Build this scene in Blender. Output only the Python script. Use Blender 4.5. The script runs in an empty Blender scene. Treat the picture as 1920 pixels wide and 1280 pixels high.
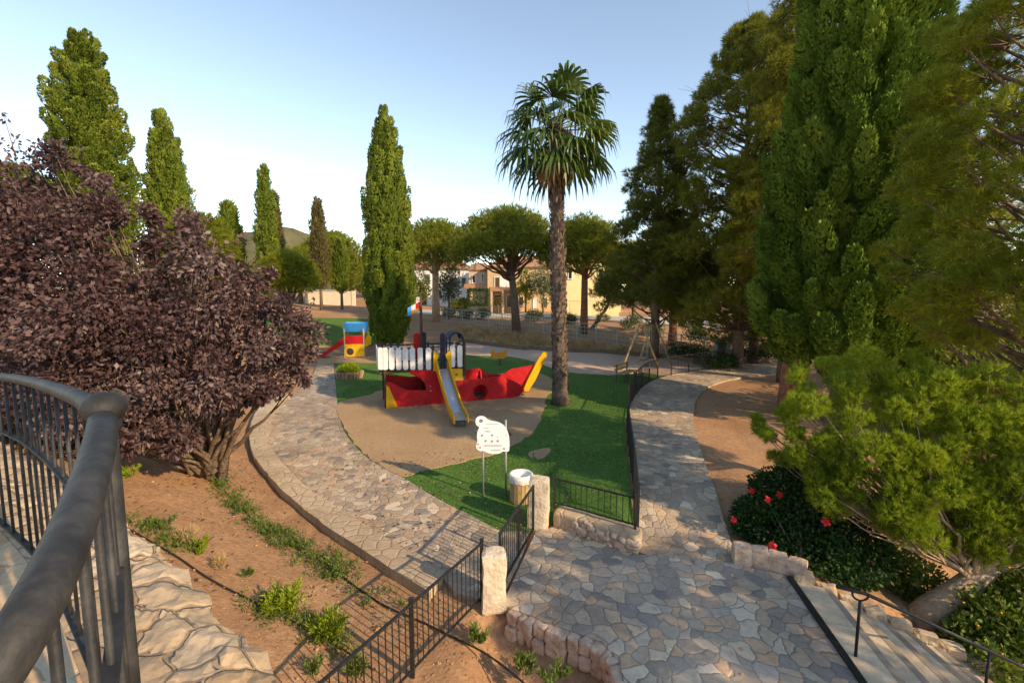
import bpy, bmesh, math, random
import numpy as np
from mathutils import Vector, noise
from mathutils.geometry import delaunay_2d_cdt
random.seed(7)
RNG = np.random.default_rng(11)
S = bpy.context.scene
COL = S.collection
R = math.radians
PI = math.pi
# ------------------------------------------------------------------ camera frame
FPX, CZ, PITCH = 880.0, 5.0, R(6.0)
CP, SP = math.cos(PITCH), math.sin(PITCH)

def ray(px, py):
    a, b = (px - 960) / FPX, (640 - py) / FPX
    return (a, CP + b * SP, -SP + b * CP)

def P(px, py, d):
    """point seen at photo pixel (px, py) at forward distance d"""
    r = ray(px, py)
    k = d / r[1]
    return Vector((r[0] * k, d, CZ + r[2] * k))

def sst(a, b, v):
    t = np.clip((v - a) / (b - a), 0, 1)
    return t * t * (3 - 2 * t)

YK = [-50, 10, 16, 20, 28, 34, 41, 48, 60, 120, 400, 2000]
ZK = [0, 0, .15, .3, .5, .72, 1.5, 2.1, 2.5, 3.5, 5.5, 6]

def zf(x, y):
    """terrain height"""
    x = np.asarray(x, float); y = np.asarray(y, float)
    z = np.interp(y, YK, ZK)
    t = (x + 1.27) * -.79 + (y - 8.0) * -.61
    z = z + np.clip(.42 * (np.sqrt(np.maximum(t - 1.7, 0) ** 2 + .09) - .3) * (t > 1.7), 0, 3.0) * (1 - sst(30, 45, y))
    yw = y - (9.75 - .73 * (np.clip(x, .8, 2.4) - .8))
    k = sst(2.2, 2.5, x)
    z = z + .36 * sst(.5, 1.5, x) * (1 - sst(6, 8, x)) * ((1 - k) * sst(0, .35, yw) + k * sst(0, 2.2, yw)) * (1 - .7 * sst(10, 17, y))
    s = sst(4.8, 5.6, x) * (1 - sst(8.6, 11, y))
    z = z - s * np.clip(.28 * (x - 4.9), 0, 1.3)
    z = z + np.clip((-x - 6 + (y - 34) * .1), 0, 30) * .05 * sst(30, 40, y)
    return z

def zf1(x, y):
    return float(zf(x, y))

def G(px, py, lift=0.0):
    r = ray(px, py)
    k = .5
    lo = None
    while k < 400:
        x, y, z = r[0] * k, r[1] * k, CZ + r[2] * k
        if z <= zf1(x, y):
            break
        lo = k
        k *= 1.03
    a, b = lo or .1, k
    for _ in range(30):
        m = (a + b) / 2
        if CZ + r[2] * m <= zf1(r[0] * m, r[1] * m): b = m
        else: a = m
    return Vector((r[0] * b, r[1] * b, CZ + r[2] * b + lift))

# ------------------------------------------------------------------ objects
def tag(o, label=None, cat=None, group=None, kind=None):
    if label: o['label'] = label
    if cat: o['category'] = cat
    if group: o['group'] = group
    if kind: o['kind'] = kind
    return o

def thing(name, label, cat, loc=(0, 0, 0), rz=0, group=None):
    o = bpy.data.objects.new(name, None)
    o.empty_display_size = .2
    COL.objects.link(o)
    o.location = loc
    o.rotation_euler = (0, 0, rz)
    return tag(o, label, cat, group)

class MB:
    def __init__(s):
        s.v = []; s.f = []; s.m = []
    def add(s, vs, fs, mi=0):
        n = len(s.v)
        s.v += [tuple(v) for v in vs]
        s.f += [tuple(i + n for i in f) for f in fs]
        s.m += [mi] * len(fs)
        return s
    def box(s, c, size, rz=0, mi=0, taper=1.0, bev=0.0, tilt=0):
        hx, hy, hz = size[0] / 2, size[1] / 2, size[2] / 2
        cs, sn = math.cos(rz), math.sin(rz)
        vs = []
        for z, k in ((-hz, 1), (hz, taper)):
            for x, y in ((-hx, -hy), (hx, -hy), (hx, hy), (-hx, hy)):
                x *= k; y *= k
                vs.append((c[0] + x * cs - y * sn, c[1] + x * sn + y * cs, c[2] + z))
        return s.add(vs, [(3, 2, 1, 0), (4, 5, 6, 7), (0, 1, 5, 4), (1, 2, 6, 5), (2, 3, 7, 6), (3, 0, 4, 7)], mi)
    def tube(s, pts, rad, n=8, mi=0, cap=True, wob=0.0):
        pts = [Vector(p) for p in pts]
        if not hasattr(rad, '__len__'): rad = [rad] * len(pts)
        vs = []; fs = []
        prev = None
        for i, p in enumerate(pts):
            t = (pts[min(i + 1, len(pts) - 1)] - pts[max(i - 1, 0)]).normalized()
            if prev is None:
                a = t.cross(Vector((0, 0, 1)) if abs(t.z) < .9 else Vector((1, 0, 0))).normalized()
            else:
                a = (prev - t * prev.dot(t)).normalized()
            prev = a
            b = t.cross(a)
            for k in range(n):
                w = 2 * PI * k / n
                r = rad[i] * (1 + (random.uniform(-wob, wob) if wob else 0))
                vs.append(p + (a * math.cos(w) + b * math.sin(w)) * r)
        for i in range(len(pts) - 1):
            for k in range(n):
                k2 = (k + 1) % n
                fs.append((i * n + k, i * n + k2, (i + 1) * n + k2, (i + 1) * n + k))
        if cap:
            fs.append(tuple(reversed(range(n))))
            fs.append(tuple((len(pts) - 1) * n + k for k in range(n)))
        return s.add(vs, fs, mi)
    def bar(s, a, b, w, h=None, mi=0, up=(0, 0, 1)):
        """rectangular bar from a to b, w across, h along 'up'"""
        h = h or w
        a, b = Vector(a), Vector(b)
        t = (b - a).normalized()
        u = Vector(up)
        if abs(t.dot(u)) > .95: u = Vector((0, 1, 0))
        x = t.cross(u).normalized() * (w / 2)
        y = x.cross(t).normalized() * (h / 2)
        vs = [a - x - y, a + x - y, a + x + y, a - x + y, b - x - y, b + x - y, b + x + y, b - x + y]
        return s.add(vs, [(0, 1, 2, 3), (7, 6, 5, 4), (4, 5, 1, 0), (5, 6, 2, 1), (6, 7, 3, 2), (7, 4, 0, 3)], mi)
    def prism(s, poly, o, u, v, th, mi=0, holes=()):
        """polygon (list of 2D) in the plane o + u*a + v*b, extruded th along u x v; holes are cut"""
        o, u, v = Vector(o), Vector(u), Vector(v)
        w = u.cross(v).normalized() * th
        pts = list(poly); loops = [list(range(len(poly)))]
        for h in holes:
            loops.append(list(range(len(pts), len(pts) + len(h)))); pts += list(h)
        edges = [(l[i], l[(i + 1) % len(l)]) for l in loops for i in range(len(l))]
        res = delaunay_2d_cdt([Vector(p) for p in pts], edges, [], 1 if not holes else 0, 1e-6)
        cv, tris = res[0], res[2]
        def inside(c, pl):
            k = False
            for i in range(len(pl)):
                x1, y1 = pl[i]; x2, y2 = pl[i - 1]
                if (y1 > c[1]) != (y2 > c[1]) and c[0] < (x2 - x1) * (c[1] - y1) / (y2 - y1) + x1: k = not k
            return k
        tris = [t for t in tris if inside((sum(cv[i][0] for i in t) / 3, sum(cv[i][1] for i in t) / 3), poly)
                and not any(inside((sum(cv[i][0] for i in t) / 3, sum(cv[i][1] for i in t) / 3), h) for h in holes)]
        n = len(cv)
        vs = [o + u * c[0] + v * c[1] for c in cv]
        vs += [q + w for q in vs[:n]]
        fs = [tuple(reversed(t)) for t in tris] + [tuple(i + n for i in t) for t in tris]
        s.add(vs, fs, mi)
        for l in loops:
            q = [o + u * pts[i][0] + v * pts[i][1] for i in l]
            m = len(q)
            s.add(q + [a + w for a in q], [(i, (i + 1) % m, (i + 1) % m + m, i + m) for i in range(m)], mi)
        return s
    def lathe(s, prof, c=(0, 0, 0), n=16, mi=0, cap=True):
        vs = []; fs = []
        for r, z in prof:
            for k in range(n):
                w = 2 * PI * k / n
                vs.append((c[0] + r * math.cos(w), c[1] + r * math.sin(w), c[2] + z))
        for i in range(len(prof) - 1):
            for k in range(n):
                k2 = (k + 1) % n
                fs.append((i * n + k, i * n + k2, (i + 1) * n + k2, (i + 1) * n + k))
        if cap:
            fs.append(tuple(reversed(range(n)))); fs.append(tuple((len(prof) - 1) * n + k for k in range(n)))
        return s.add(vs, fs, mi)
    def blob(s, c, r, sub=2, amp=.2, fr=1.5, mi=0, seed=0):
        bm = bmesh.new()
        bmesh.ops.create_icosphere(bm, subdivisions=sub, radius=1)
        vs = []
        for v in bm.verts:
            k = 1 + amp * noise.noise(v.co * fr + Vector((seed * 7.3, seed * 3.1, seed)))
            vs.append((c[0] + v.co.x * r[0] * k, c[1] + v.co.y * r[1] * k, c[2] + v.co.z * r[2] * k))
        fs = [tuple(v.index for v in f.verts) for f in bm.faces]
        bm.free()
        return s.add(vs, fs, mi)
    def build(s, name, mats, parent=None, smooth=False, bevel=0.0, label=None):
        me = bpy.data.meshes.new(name)
        me.from_pydata(s.v, [], s.f)
        if not isinstance(mats, (list, tuple)): mats = [mats]
        for m in mats: me.materials.append(m)
        if len(mats) > 1: me.polygons.foreach_set('material_index', s.m)
        if smooth: me.polygons.foreach_set('use_smooth', [True] * len(s.f))
        me.update()
        o = bpy.data.objects.new(name, me)
        COL.objects.link(o)
        if parent: o.parent = parent
        if bevel:
            b = o.modifiers.new('bevel', 'BEVEL'); b.width = bevel; b.segments = 2; b.limit_method = 'ANGLE'
        if label: o['label'] = label
        return o

def rough_block(mb, c, size, rz=0, step=.08, amp=.02, fr=5, seed=0, topamp=1.0):
    """box with a worn, uneven stone surface"""
    bm = bmesh.new()
    n = [max(2, int(round(q / step))) for q in size]
    idx = {}
    vs = []; fs = []
    def vid(i, j, k):
        key = (i, j, k)
        if key not in idx:
            q = Vector(((i / n[0] - .5) * size[0], (j / n[1] - .5) * size[1], (k / n[2] - .5) * size[2]))
            # soften edges
            e = [abs(q[a]) / (size[a] / 2) for a in range(3)]
            ne = sum(1 for w in e if w > .99)
            sh = 1 - (.012 * (ne - 1) / max(min(size), .1) if ne > 1 else 0)
            d = noise.noise_vector((q + Vector((seed, seed * 2.3, seed * .7))) * fr) * amp
            q = q * sh + d
            cs, sn = math.cos(rz), math.sin(rz)
            idx[key] = len(vs)
            vs.append((c[0] + q.x * cs - q.y * sn, c[1] + q.x * sn + q.y * cs, c[2] + q.z))
        return idx[key]
    for a, b, w in ((0, 1, 2), (1, 2, 0), (2, 0, 1)):
        for side in (0, n[w]):
            for i in range(n[a]):
                for j in range(n[b]):
                    def pt(ii, jj):
                        k = [0, 0, 0]; k[a] = ii; k[b] = jj; k[w] = side
                        return vid(*k)
                    f = (pt(i, j), pt(i + 1, j), pt(i + 1, j + 1), pt(i, j + 1))
                    fs.append(f if side else tuple(reversed(f)))
    bm.free()
    mb.add(vs, fs)
    return mb

def np_mesh(name, V, F, mat, parent=None, var=None, smooth=False):
    """V (n,3), F (m,k) arrays -> one mesh object with a per-face 'var' attribute"""
    me = bpy.data.meshes.new(name)
    m, k = F.shape
    me.vertices.add(len(V)); me.vertices.foreach_set('co', V.astype(np.float32).ravel())
    me.loops.add(m * k); me.loops.foreach_set('vertex_index', F.astype(np.int32).ravel())
    me.polygons.add(m)
    me.polygons.foreach_set('loop_start', np.arange(m, dtype=np.int32) * k)
    me.polygons.foreach_set('loop_total', np.full(m, k, dtype=np.int32))
    if smooth: me.polygons.foreach_set('use_smooth', np.ones(m, dtype=bool))
    if var is not None:
        a = me.attributes.new('var', 'FLOAT', 'FACE'); a.data.foreach_set('value', var.astype(np.float32))
    me.materials.append(mat)
    me.update(calc_edges=True)
    o = bpy.data.objects.new(name, me)
    COL.objects.link(o)
    if parent: o.parent = parent
    return o

def nrm(a):
    return a / np.maximum(np.linalg.norm(a, axis=-1, keepdims=True), 1e-9)

def rdir(n):
    return nrm(RNG.normal(size=(n, 3)))

class Leaves:
    """collects leaves (diamonds) or needles (slim triangles)"""
    def __init__(s): s.p = []; s.d = []; s.l = []; s.w = []; s.c = []; s.n = []
    def add(s, p, d, l, w, c, nrmv=None):
        n = len(p)
        s.p.append(p); s.d.append(nrm(d)); s.l.append(np.broadcast_to(l, n)); s.w.append(np.broadcast_to(w, n)); s.c.append(np.broadcast_to(c, n))
        s.n.append(rdir(n) if nrmv is None else nrm(nrmv))
    def build(s, name, mat, parent, shape='leaf', loc=(0, 0, 0)):
        p = np.concatenate(s.p) - np.array(loc); d = np.concatenate(s.d); l = np.concatenate(s.l)[:, None]; w = np.concatenate(s.w)[:, None]; c = np.concatenate(s.c)
        side = nrm(np.cross(d, np.concatenate(s.n)))
        n = len(p)
        if shape == 'leaf':
            up = np.cross(side, d)
            V = np.stack([p, p + d * l * .45 + side * w * .5 + up * w * .12, p + d * l, p + d * l * .45 - side * w * .5 + up * w * .12], 1).reshape(-1, 3)
            F = np.arange(n * 4).reshape(n, 4)
        else:
            V = np.stack([p - side * w * .5, p + side * w * .5, p + d * l], 1).reshape(-1, 3)
            F = np.arange(n * 3).reshape(n, 3)
        return np_mesh(name, V, F, mat, parent, c)

# ------------------------------------------------------------------ materials
def new_mat(name):
    m = bpy.data.materials.new(name); m.use_nodes = True
    nt = m.node_tree
    return m, nt, nt.nodes['Principled BSDF'], nt.nodes['Material Output']

def N(nt, kind, **kw):
    n = nt.nodes.new(kind)
    for k, v in kw.items():
        if hasattr(n, k): setattr(n, k, v)
        else: n.inputs[k.replace('_', ' ')].default_value = v
    return n

def ramp(nt, stops, interp='LINEAR'):
    r = nt.nodes.new('ShaderNodeValToRGB'); cr = r.color_ramp; cr.interpolation = interp
    while len(cr.elements) < len(stops): cr.elements.new(.5)
    for e, (p, c) in zip(cr.elements, stops):
        e.position = p; e.color = (*c, 1) if len(c) == 3 else c
    return r

def coords(nt):
    return nt.nodes.new('ShaderNodeTexCoord').outputs['Object']

def mat_noise(name, stops, scale=6, rough=.85, bump=.2, bscale=None, detail=6, metal=0, dist=.02, spec=.3):
    m, nt, b, out = new_mat(name)
    co = coords(nt)
    n1 = N(nt, 'ShaderNodeTexNoise', Scale=scale, Detail=detail, Roughness=.62)
    nt.links.new(co, n1.inputs['Vector'])
    r = ramp(nt, stops)
    nt.links.new(n1.outputs['Fac'], r.inputs['Fac'])
    nt.links.new(r.outputs['Color'], b.inputs['Base Color'])
    b.inputs['Roughness'].default_value = rough
    b.inputs['Metallic'].default_value = metal
    b.inputs['Specular IOR Level'].default_value = spec
    if bump:
        n2 = N(nt, 'ShaderNodeTexNoise', Scale=bscale or scale * 4, Detail=5)
        nt.links.new(co, n2.inputs['Vector'])
        bp = N(nt, 'ShaderNodeBump', Strength=bump, Distance=dist)
        nt.links.new(n2.outputs['Fac'], bp.inputs['Height'])
        nt.links.new(bp.outputs['Normal'], b.inputs['Normal'])
    return m

def mat_leaf(name, stops, trans=.35, rough=.55, spec=.3):
    m, nt, b, out = new_mat(name)
    a = N(nt, 'ShaderNodeAttribute', attribute_name='var')
    r = ramp(nt, stops)
    nt.links.new(a.outputs['Fac'], r.inputs['Fac'])
    nt.links.new(r.outputs['Color'], b.inputs['Base Color'])
    b.inputs['Roughness'].default_value = rough
    b.inputs['Specular IOR Level'].default_value = spec
    if trans:
        t = nt.nodes.new('ShaderNodeBsdfTranslucent')
        nt.links.new(r.outputs['Color'], t.inputs['Color'])
        mx = N(nt, 'ShaderNodeMixShader'); mx.inputs[0].default_value = trans
        nt.links.new(b.outputs[0], mx.inputs[1]); nt.links.new(t.outputs[0], mx.inputs[2])
        nt.links.new(mx.outputs[0], out.inputs['Surface'])
    return m

def mat_paving(name, scale, stone, joint, jw=.035, bump=.5, warp=.12, joint2=None, three=False, rough=.75):
    """crazy paving: irregular flat stones in mortar"""
    m, nt, b, out = new_mat(name)
    L = nt.links.new
    co = coords(nt)
    wn = N(nt, 'ShaderNodeTexNoise', Scale=1.7 * scale / 3, Detail=3)
    L(co, wn.inputs['Vector'])
    sub = N(nt, 'ShaderNodeVectorMath', operation='SUBTRACT'); L(wn.outputs['Color'], sub.inputs[0]); sub.inputs[1].default_value = (.5, .5, .5)
    sc = N(nt, 'ShaderNodeVectorMath', operation='SCALE'); L(sub.outputs[0], sc.inputs[0]); sc.inputs['Scale'].default_value = warp * 3 / scale * 2
    ad0 = N(nt, 'ShaderNodeVectorMath', operation='ADD'); L(co, ad0.inputs[0]); L(sc.outputs[0], ad0.inputs[1])
    w2 = N(nt, 'ShaderNodeTexNoise', Scale=.75, Detail=1); L(co, w2.inputs['Vector'])
    s2 = N(nt, 'ShaderNodeVectorMath', operation='SUBTRACT'); L(w2.outputs['Color'], s2.inputs[0]); s2.inputs[1].default_value = (.5, .5, .5)
    k2 = N(nt, 'ShaderNodeVectorMath', operation='SCALE'); L(s2.outputs[0], k2.inputs[0]); k2.inputs['Scale'].default_value = 0 if three else .55
    ad = N(nt, 'ShaderNodeVectorMath', operation='ADD'); L(ad0.outputs[0], ad.inputs[0]); L(k2.outputs[0], ad.inputs[1])
    dim = '3D' if three else '2D'
    v1 = N(nt, 'ShaderNodeTexVoronoi', voronoi_dimensions=dim, feature='F1', Scale=scale, Randomness=.95)
    v2 = N(nt, 'ShaderNodeTexVoronoi', voronoi_dimensions=dim, feature='DISTANCE_TO_EDGE', Scale=scale, Randomness=.95)
    L(ad.outputs[0], v1.inputs['Vector']); L(ad.outputs[0], v2.inputs['Vector'])
    sep = nt.nodes.new('ShaderNodeSeparateColor'); L(v1.outputs['Color'], sep.inputs[0])
    cr = ramp(nt, stone, 'LINEAR'); L(sep.outputs[0], cr.inputs['Fac'])
    # grain inside a stone
    gn = N(nt, 'ShaderNodeTexNoise', Scale=14, Detail=8, Roughness=.7); L(co, gn.inputs['Vector'])
    gr = ramp(nt, [(.25, (.72, .72, .72)), (.5, (1, 1, 1)), (.75, (1.22, 1.18, 1.12))]); L(gn.outputs['Fac'], gr.inputs['Fac'])
    mul = N(nt, 'ShaderNodeMix', data_type='RGBA', blend_type='MULTIPLY'); mul.inputs[0].default_value = 1
    L(cr.outputs['Color'], mul.inputs[6]); L(gr.outputs['Color'], mul.inputs[7])
    # large dirt stains
    dn = N(nt, 'ShaderNodeTexNoise', Scale=.55, Detail=5, Roughness=.6); L(co, dn.inputs['Vector'])
    dr = ramp(nt, [(.32, (.74, .70, .66)), (.6, (1.08, 1.05, 1.0))]); L(dn.outputs['Fac'], dr.inputs['Fac'])
    mul2 = N(nt, 'ShaderNodeMix', data_type='RGBA', blend_type='MULTIPLY'); mul2.inputs[0].default_value = 1
    L(mul.outputs[2], mul2.inputs[6]); L(dr.outputs['Color'], mul2.inputs[7])
    # joint mask, its width varies
    jn = N(nt, 'ShaderNodeTexNoise', Scale=5, Detail=4); L(co, jn.inputs['Vector'])
    mth = N(nt, 'ShaderNodeMath', operation='MULTIPLY_ADD'); L(jn.outputs['Fac'], mth.inputs[0]); mth.inputs[1].default_value = -jw * 1.6; L(v2.outputs['Distance'], mth.inputs[2])
    jr = ramp(nt, [(0, (0, 0, 0)), (jw * .45, (1, 1, 1))]); L(mth.outputs[0], jr.inputs['Fac'])
    jc = ramp(nt, [(.35, joint), (.65, joint2 or joint)]); L(dn.outputs['Fac'], jc.inputs['Fac'])
    mx = N(nt, 'ShaderNodeMix', data_type='RGBA'); L(jr.outputs['Color'], mx.inputs[0])
    L(jc.outputs['Color'], mx.inputs[6]); L(mul2.outputs[2], mx.inputs[7])
    L(mx.outputs[2], b.inputs['Base Color'])
    b.inputs['Roughness'].default_value = rough; b.inputs['Specular IOR Level'].default_value = .3
    hr = ramp(nt, [(0, (0, 0, 0)), (jw, (.8, .8, .8)), (min(jw * 4, .9), (1, 1, 1))]); L(mth.outputs[0], hr.inputs['Fac'])
    hm = N(nt, 'ShaderNodeMath', operation='MULTIPLY_ADD'); L(gn.outputs['Fac'], hm.inputs[0]); hm.inputs[1].default_value = .35; L(hr.outputs['Color'], hm.inputs[2])
    hm2 = N(nt, 'ShaderNodeMath', operation='MULTIPLY_ADD'); L(sep.outputs[1], hm2.inputs[0]); hm2.inputs[1].default_value = .35; L(hm.outputs[0], hm2.inputs[2])
    bp = N(nt, 'ShaderNodeBump', Strength=bump, Distance=.03); L(hm2.outputs[0], bp.inputs['Height']); L(bp.outputs['Normal'], b.inputs['Normal'])
    return m

def mat_two(name, c1, c2, c3, s1=.6, s2=14, bump=.4, rough=.95, dist=.03, bs=30):
    """soil-like: large patches and fine grain"""
    m, nt, b, out = new_mat(name); L = nt.links.new
    co = coords(nt)
    n1 = N(nt, 'ShaderNodeTexNoise', Scale=s1, Detail=6, Roughness=.6); L(co, n1.inputs['Vector'])
    r1 = ramp(nt, [(.35, c1), (.65, c2)]); L(n1.outputs['Fac'], r1.inputs['Fac'])
    n2 = N(nt, 'ShaderNodeTexNoise', Scale=s2, Detail=8, Roughness=.75); L(co, n2.inputs['Vector'])
    r2 = ramp(nt, [(.4, (0, 0, 0)), (.68, (1, 1, 1))]); L(n2.outputs['Fac'], r2.inputs['Fac'])
    mx = N(nt, 'ShaderNodeMix', data_type='RGBA'); L(r2.outputs['Color'], mx.inputs[0]); L(r1.outputs['Color'], mx.inputs[6]); mx.inputs[7].default_value = (*c3, 1)
    L(mx.outputs[2], b.inputs['Base Color'])
    b.inputs['Roughness'].default_value = rough; b.inputs['Specular IOR Level'].default_value = .15
    n3 = N(nt, 'ShaderNodeTexNoise', Scale=bs, Detail=6, Roughness=.7); L(co, n3.inputs['Vector'])
    bp = N(nt, 'ShaderNodeBump', Strength=bump, Distance=dist); L(n3.outputs['Fac'], bp.inputs['Height']); L(bp.outputs['Normal'], b.inputs['Normal'])
    return m

def flat(name, c, rough=.5, metal=0, spec=.4, v=.12):
    c0 = tuple(q * (1 - v) for q in c); c1 = tuple(min(1, q * (1 + v)) for q in c)
    return mat_noise(name, [(.3, c0), (.7, c1)], scale=5, rough=rough, bump=.05, metal=metal, spec=spec)

M = {}
M['soil'] = mat_two('red_soil', (.40, .215, .115), (.53, .31, .18), (.29, .15, .08), s1=.5, s2=9, bump=.7, dist=.05, bs=18)
M['sand'] = mat_two('play_sand', (.41, .265, .15), (.52, .35, .205), (.29, .18, .10), s1=.45, s2=13, bump=.6, dist=.04, bs=24)
M['gravel'] = mat_two('pink_gravel', (.58, .40, .30), (.66, .47, .36), (.46, .31, .23), s1=.3, s2=18, bump=.3)
M['lawn'] = mat_two('lawn_grass', (.045, .125, .024), (.09, .19, .038), (.13, .21, .05), s1=.8, s2=11, bump=.6, dist=.04, bs=60)
M['path'] = mat_paving('path_paving', 4.7, [(0, (.36, .28, .21)), (.25, (.52, .41, .31)), (.45, (.22, .195, .18)), (.62, (.53, .36, .24)), (.8, (.36, .29, .24)), (1, (.66, .54, .41))], (.19, .145, .105), jw=.034, joint2=(.37, .30, .22), warp=.24)
M['plaza'] = mat_paving('plaza_paving', 4.1, [(0, (.46, .37, .29)), (.2, (.24, .22, .21)), (.36, (.66, .52, .38)), (.5, (.33, .295, .27)), (.65, (.62, .40, .26)), (.8, (.45, .38, .33)), (1, (.78, .65, .50))], (.19, .15, .115), jw=.034, joint2=(.38, .32, .25), warp=.24)
M['wallstone'] = mat_paving('wall_stone', 5.5, [(0, (.50, .33, .22)), (.3, (.58, .43, .31)), (.6, (.42, .32, .25)), (.8, (.62, .47, .34)), (1, (.48, .30, .20))], (.40, .30, .21), jw=.05, three=True, bump=.8)
M['pillar'] = mat_noise('pale_limestone', [(.3, (.46, .36, .26)), (.5, (.60, .49, .37)), (.72, (.68, .58, .46))], scale=5, bump=.8, bscale=16, dist=.03)
M['pinkstone'] = mat_noise('pink_stone', [(.3, (.42, .27, .19)), (.5, (.56, .39, .29)), (.72, (.64, .49, .38))], scale=6, bump=.8, bscale=18, dist=.03)
M['creamstone'] = mat_paving('cream_stone', 3.4, [(0, (.42, .30, .19)), (.35, (.56, .43, .30)), (.7, (.49, .36, .24)), (1, (.62, .50, .37))], (.33, .23, .15), jw=.022, bump=.9, three=True, warp=.2)
M['coping'] = mat_paving('coping_stone', 3.2, [(0, (.44, .33, .23)), (.4, (.52, .40, .28)), (.7, (.48, .37, .27)), (1, (.56, .45, .32))], (.40, .30, .20), jw=.03, bump=.6)
M['tile'] = mat_paving('terracotta_tile', 2.2, [(0, (.55, .30, .16)), (.4, (.66, .46, .29)), (.7, (.52, .27, .14)), (1, (.72, .55, .38))], (.5, .4, .28), jw=.025, bump=.5)
M['step'] = mat_two('step_stone', (.60, .45, .31), (.70, .55, .40), (.44, .33, .23), s1=1.1, s2=6, bump=.4, dist=.02, rough=.85)
M['nosing'] = mat_noise('step_nosing', [(.3, (.25, .19, .14)), (.7, (.36, .28, .21))], scale=4, bump=.3)
M['iron'] = mat_noise('black_iron', [(.3, (.012, .012, .013)), (.7, (.028, .027, .026))], scale=20, rough=.45, bump=.1)
M['rail'] = mat_noise('worn_grey_rail', [(.30, (.016, .016, .017)), (.5, (.030, .030, .031)), (.66, (.060, .058, .056)), (.8, (.10, .095, .09))], scale=11, rough=.6, bump=.5, bscale=50, metal=.1, detail=9, dist=.006, spec=.25)
M['bark'] = mat_noise('grey_brown_bark', [(.3, (.09, .06, .042)), (.55, (.19, .13, .09)), (.8, (.28, .20, .14))], scale=7, bump=1, bscale=16, dist=.05)
M['redbark'] = mat_noise('red_pine_bark', [(.3, (.16, .065, .035)), (.55, (.30, .13, .07)), (.8, (.40, .21, .13))], scale=6, bump=1, bscale=14, dist=.05)
M['palebark'] = mat_noise('pale_bark', [(.3, (.28, .19, .12)), (.55, (.42, .30, .20)), (.8, (.52, .40, .28))], scale=5, bump=.9, bscale=14, dist=.05)
M['palmbark'] = mat_noise('palm_bark', [(.3, (.07, .048, .038)), (.55, (.14, .10, .08)), (.8, (.22, .17, .14))], scale=9, bump=1, bscale=20, dist=.05)
M['boot'] = mat_leaf('palm_boots', [(0, (.07, .045, .035)), (.6, (.14, .095, .072)), (1, (.26, .19, .15))], trans=0, rough=.9)
M['cyp'] = mat_leaf('cypress_green', [(0, (.085, .13, .022)), (.5, (.14, .19, .03)), (1, (.22, .26, .045))], trans=.12, rough=.8, spec=.08)
M['cypnear'] = mat_leaf('cypress_deep_green', [(0, (.065, .12, .02)), (.5, (.12, .20, .03)), (1, (.19, .27, .045))], trans=.1, rough=.8, spec=.08)
M['cypbrown'] = mat_leaf('cypress_dry', [(0, (.10, .085, .035)), (.5, (.15, .125, .05)), (1, (.20, .16, .065))], trans=.2)
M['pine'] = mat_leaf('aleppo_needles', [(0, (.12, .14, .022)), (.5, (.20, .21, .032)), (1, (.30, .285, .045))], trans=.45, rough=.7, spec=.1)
M['pinelit'] = mat_leaf('sunlit_needles', [(0, (.17, .20, .025)), (.5, (.25, .28, .035)), (1, (.36, .35, .05))], trans=.6, rough=.7, spec=.1)  # lit variant of the pine needles, sunlight put into the base colour
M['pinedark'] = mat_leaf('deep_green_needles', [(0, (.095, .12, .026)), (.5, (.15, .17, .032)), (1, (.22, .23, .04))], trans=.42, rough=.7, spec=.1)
M['stonepine'] = mat_leaf('stone_pine_needles', [(0, (0.113, 0.144, 0.017)), (.5, (0.196, 0.223, 0.024)), (1, (0.300, 0.288, 0.034))], trans=.3)
M['young'] = mat_leaf('young_pine_needles', [(0, (0.150, 0.228, 0.022)), (.5, (0.250, 0.336, 0.030)), (1, (0.362, 0.432, 0.045))], trans=.55)
M['plum'] = mat_leaf('purple_leaves', [(0, (.060, .028, .030)), (.4, (.120, .066, .064)), (.75, (.195, .13, .12)), (1, (.31, .23, .205))], trans=.3, rough=.5, spec=.35)
M['hibi'] = mat_leaf('dark_glossy_leaves', [(0, (0.016, 0.046, 0.012)), (.6, (0.031, 0.081, 0.019)), (1, (0.065, 0.135, 0.030))], trans=.2, rough=.55, spec=.22)
M['ivy'] = mat_leaf('shrub_leaves', [(0, (.07, .13, .02)), (.5, (.16, .22, .035)), (1, (.32, .36, .08))], trans=.35)
M['weed'] = mat_leaf('weed_leaves', [(0, (.07, .12, .025)), (.5, (.13, .20, .04)), (1, (.22, .27, .07))], trans=.4)
M['bright'] = mat_leaf('lime_leaves', [(0, (.16, .25, .02)), (.5, (.27, .36, .03)), (1, (.38, .43, .05))], trans=.45)
M['dry'] = mat_leaf('dry_grass_blades', [(0, (.40, .25, .11)), (.5, (.58, .40, .20)), (1, (.70, .54, .30))], trans=.4)
M['grassblade'] = mat_leaf('grass_blades', [(0, (0.039, 0.130, 0.021)), (.6, (0.065, 0.195, 0.033)), (1, (0.117, 0.260, 0.052))], trans=.3)
M['olive'] = mat_leaf('olive_leaves', [(0, (.09, .12, .06)), (.5, (.15, .18, .09)), (1, (.25, .27, .15))], trans=.3)
M['palmleaf'] = mat_leaf('palm_leaf', [(0, (0.037, 0.075, 0.017)), (.5, (0.081, 0.138, 0.026)), (1, (0.163, 0.213, 0.048))], trans=.3, rough=.4, spec=.5)
M['palmdry'] = mat_leaf('palm_dry', [(0, (.30, .18, .08)), (1, (.55, .38, .2))], trans=.2)
M['flower'] = flat('red_petals', (.62, .012, .02), .5)
M['red'] = mat_two('red_panel', (.50, .012, .018), (.60, .03, .035), (.40, .012, .015), s1=1.2, s2=5, bump=.08, rough=.48, dist=.01)
M['yellow'] = mat_two('yellow_panel', (.76, .38, .015), (.82, .46, .04), (.60, .30, .03), s1=1.2, s2=5, bump=.08, rough=.48, dist=.01)
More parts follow.
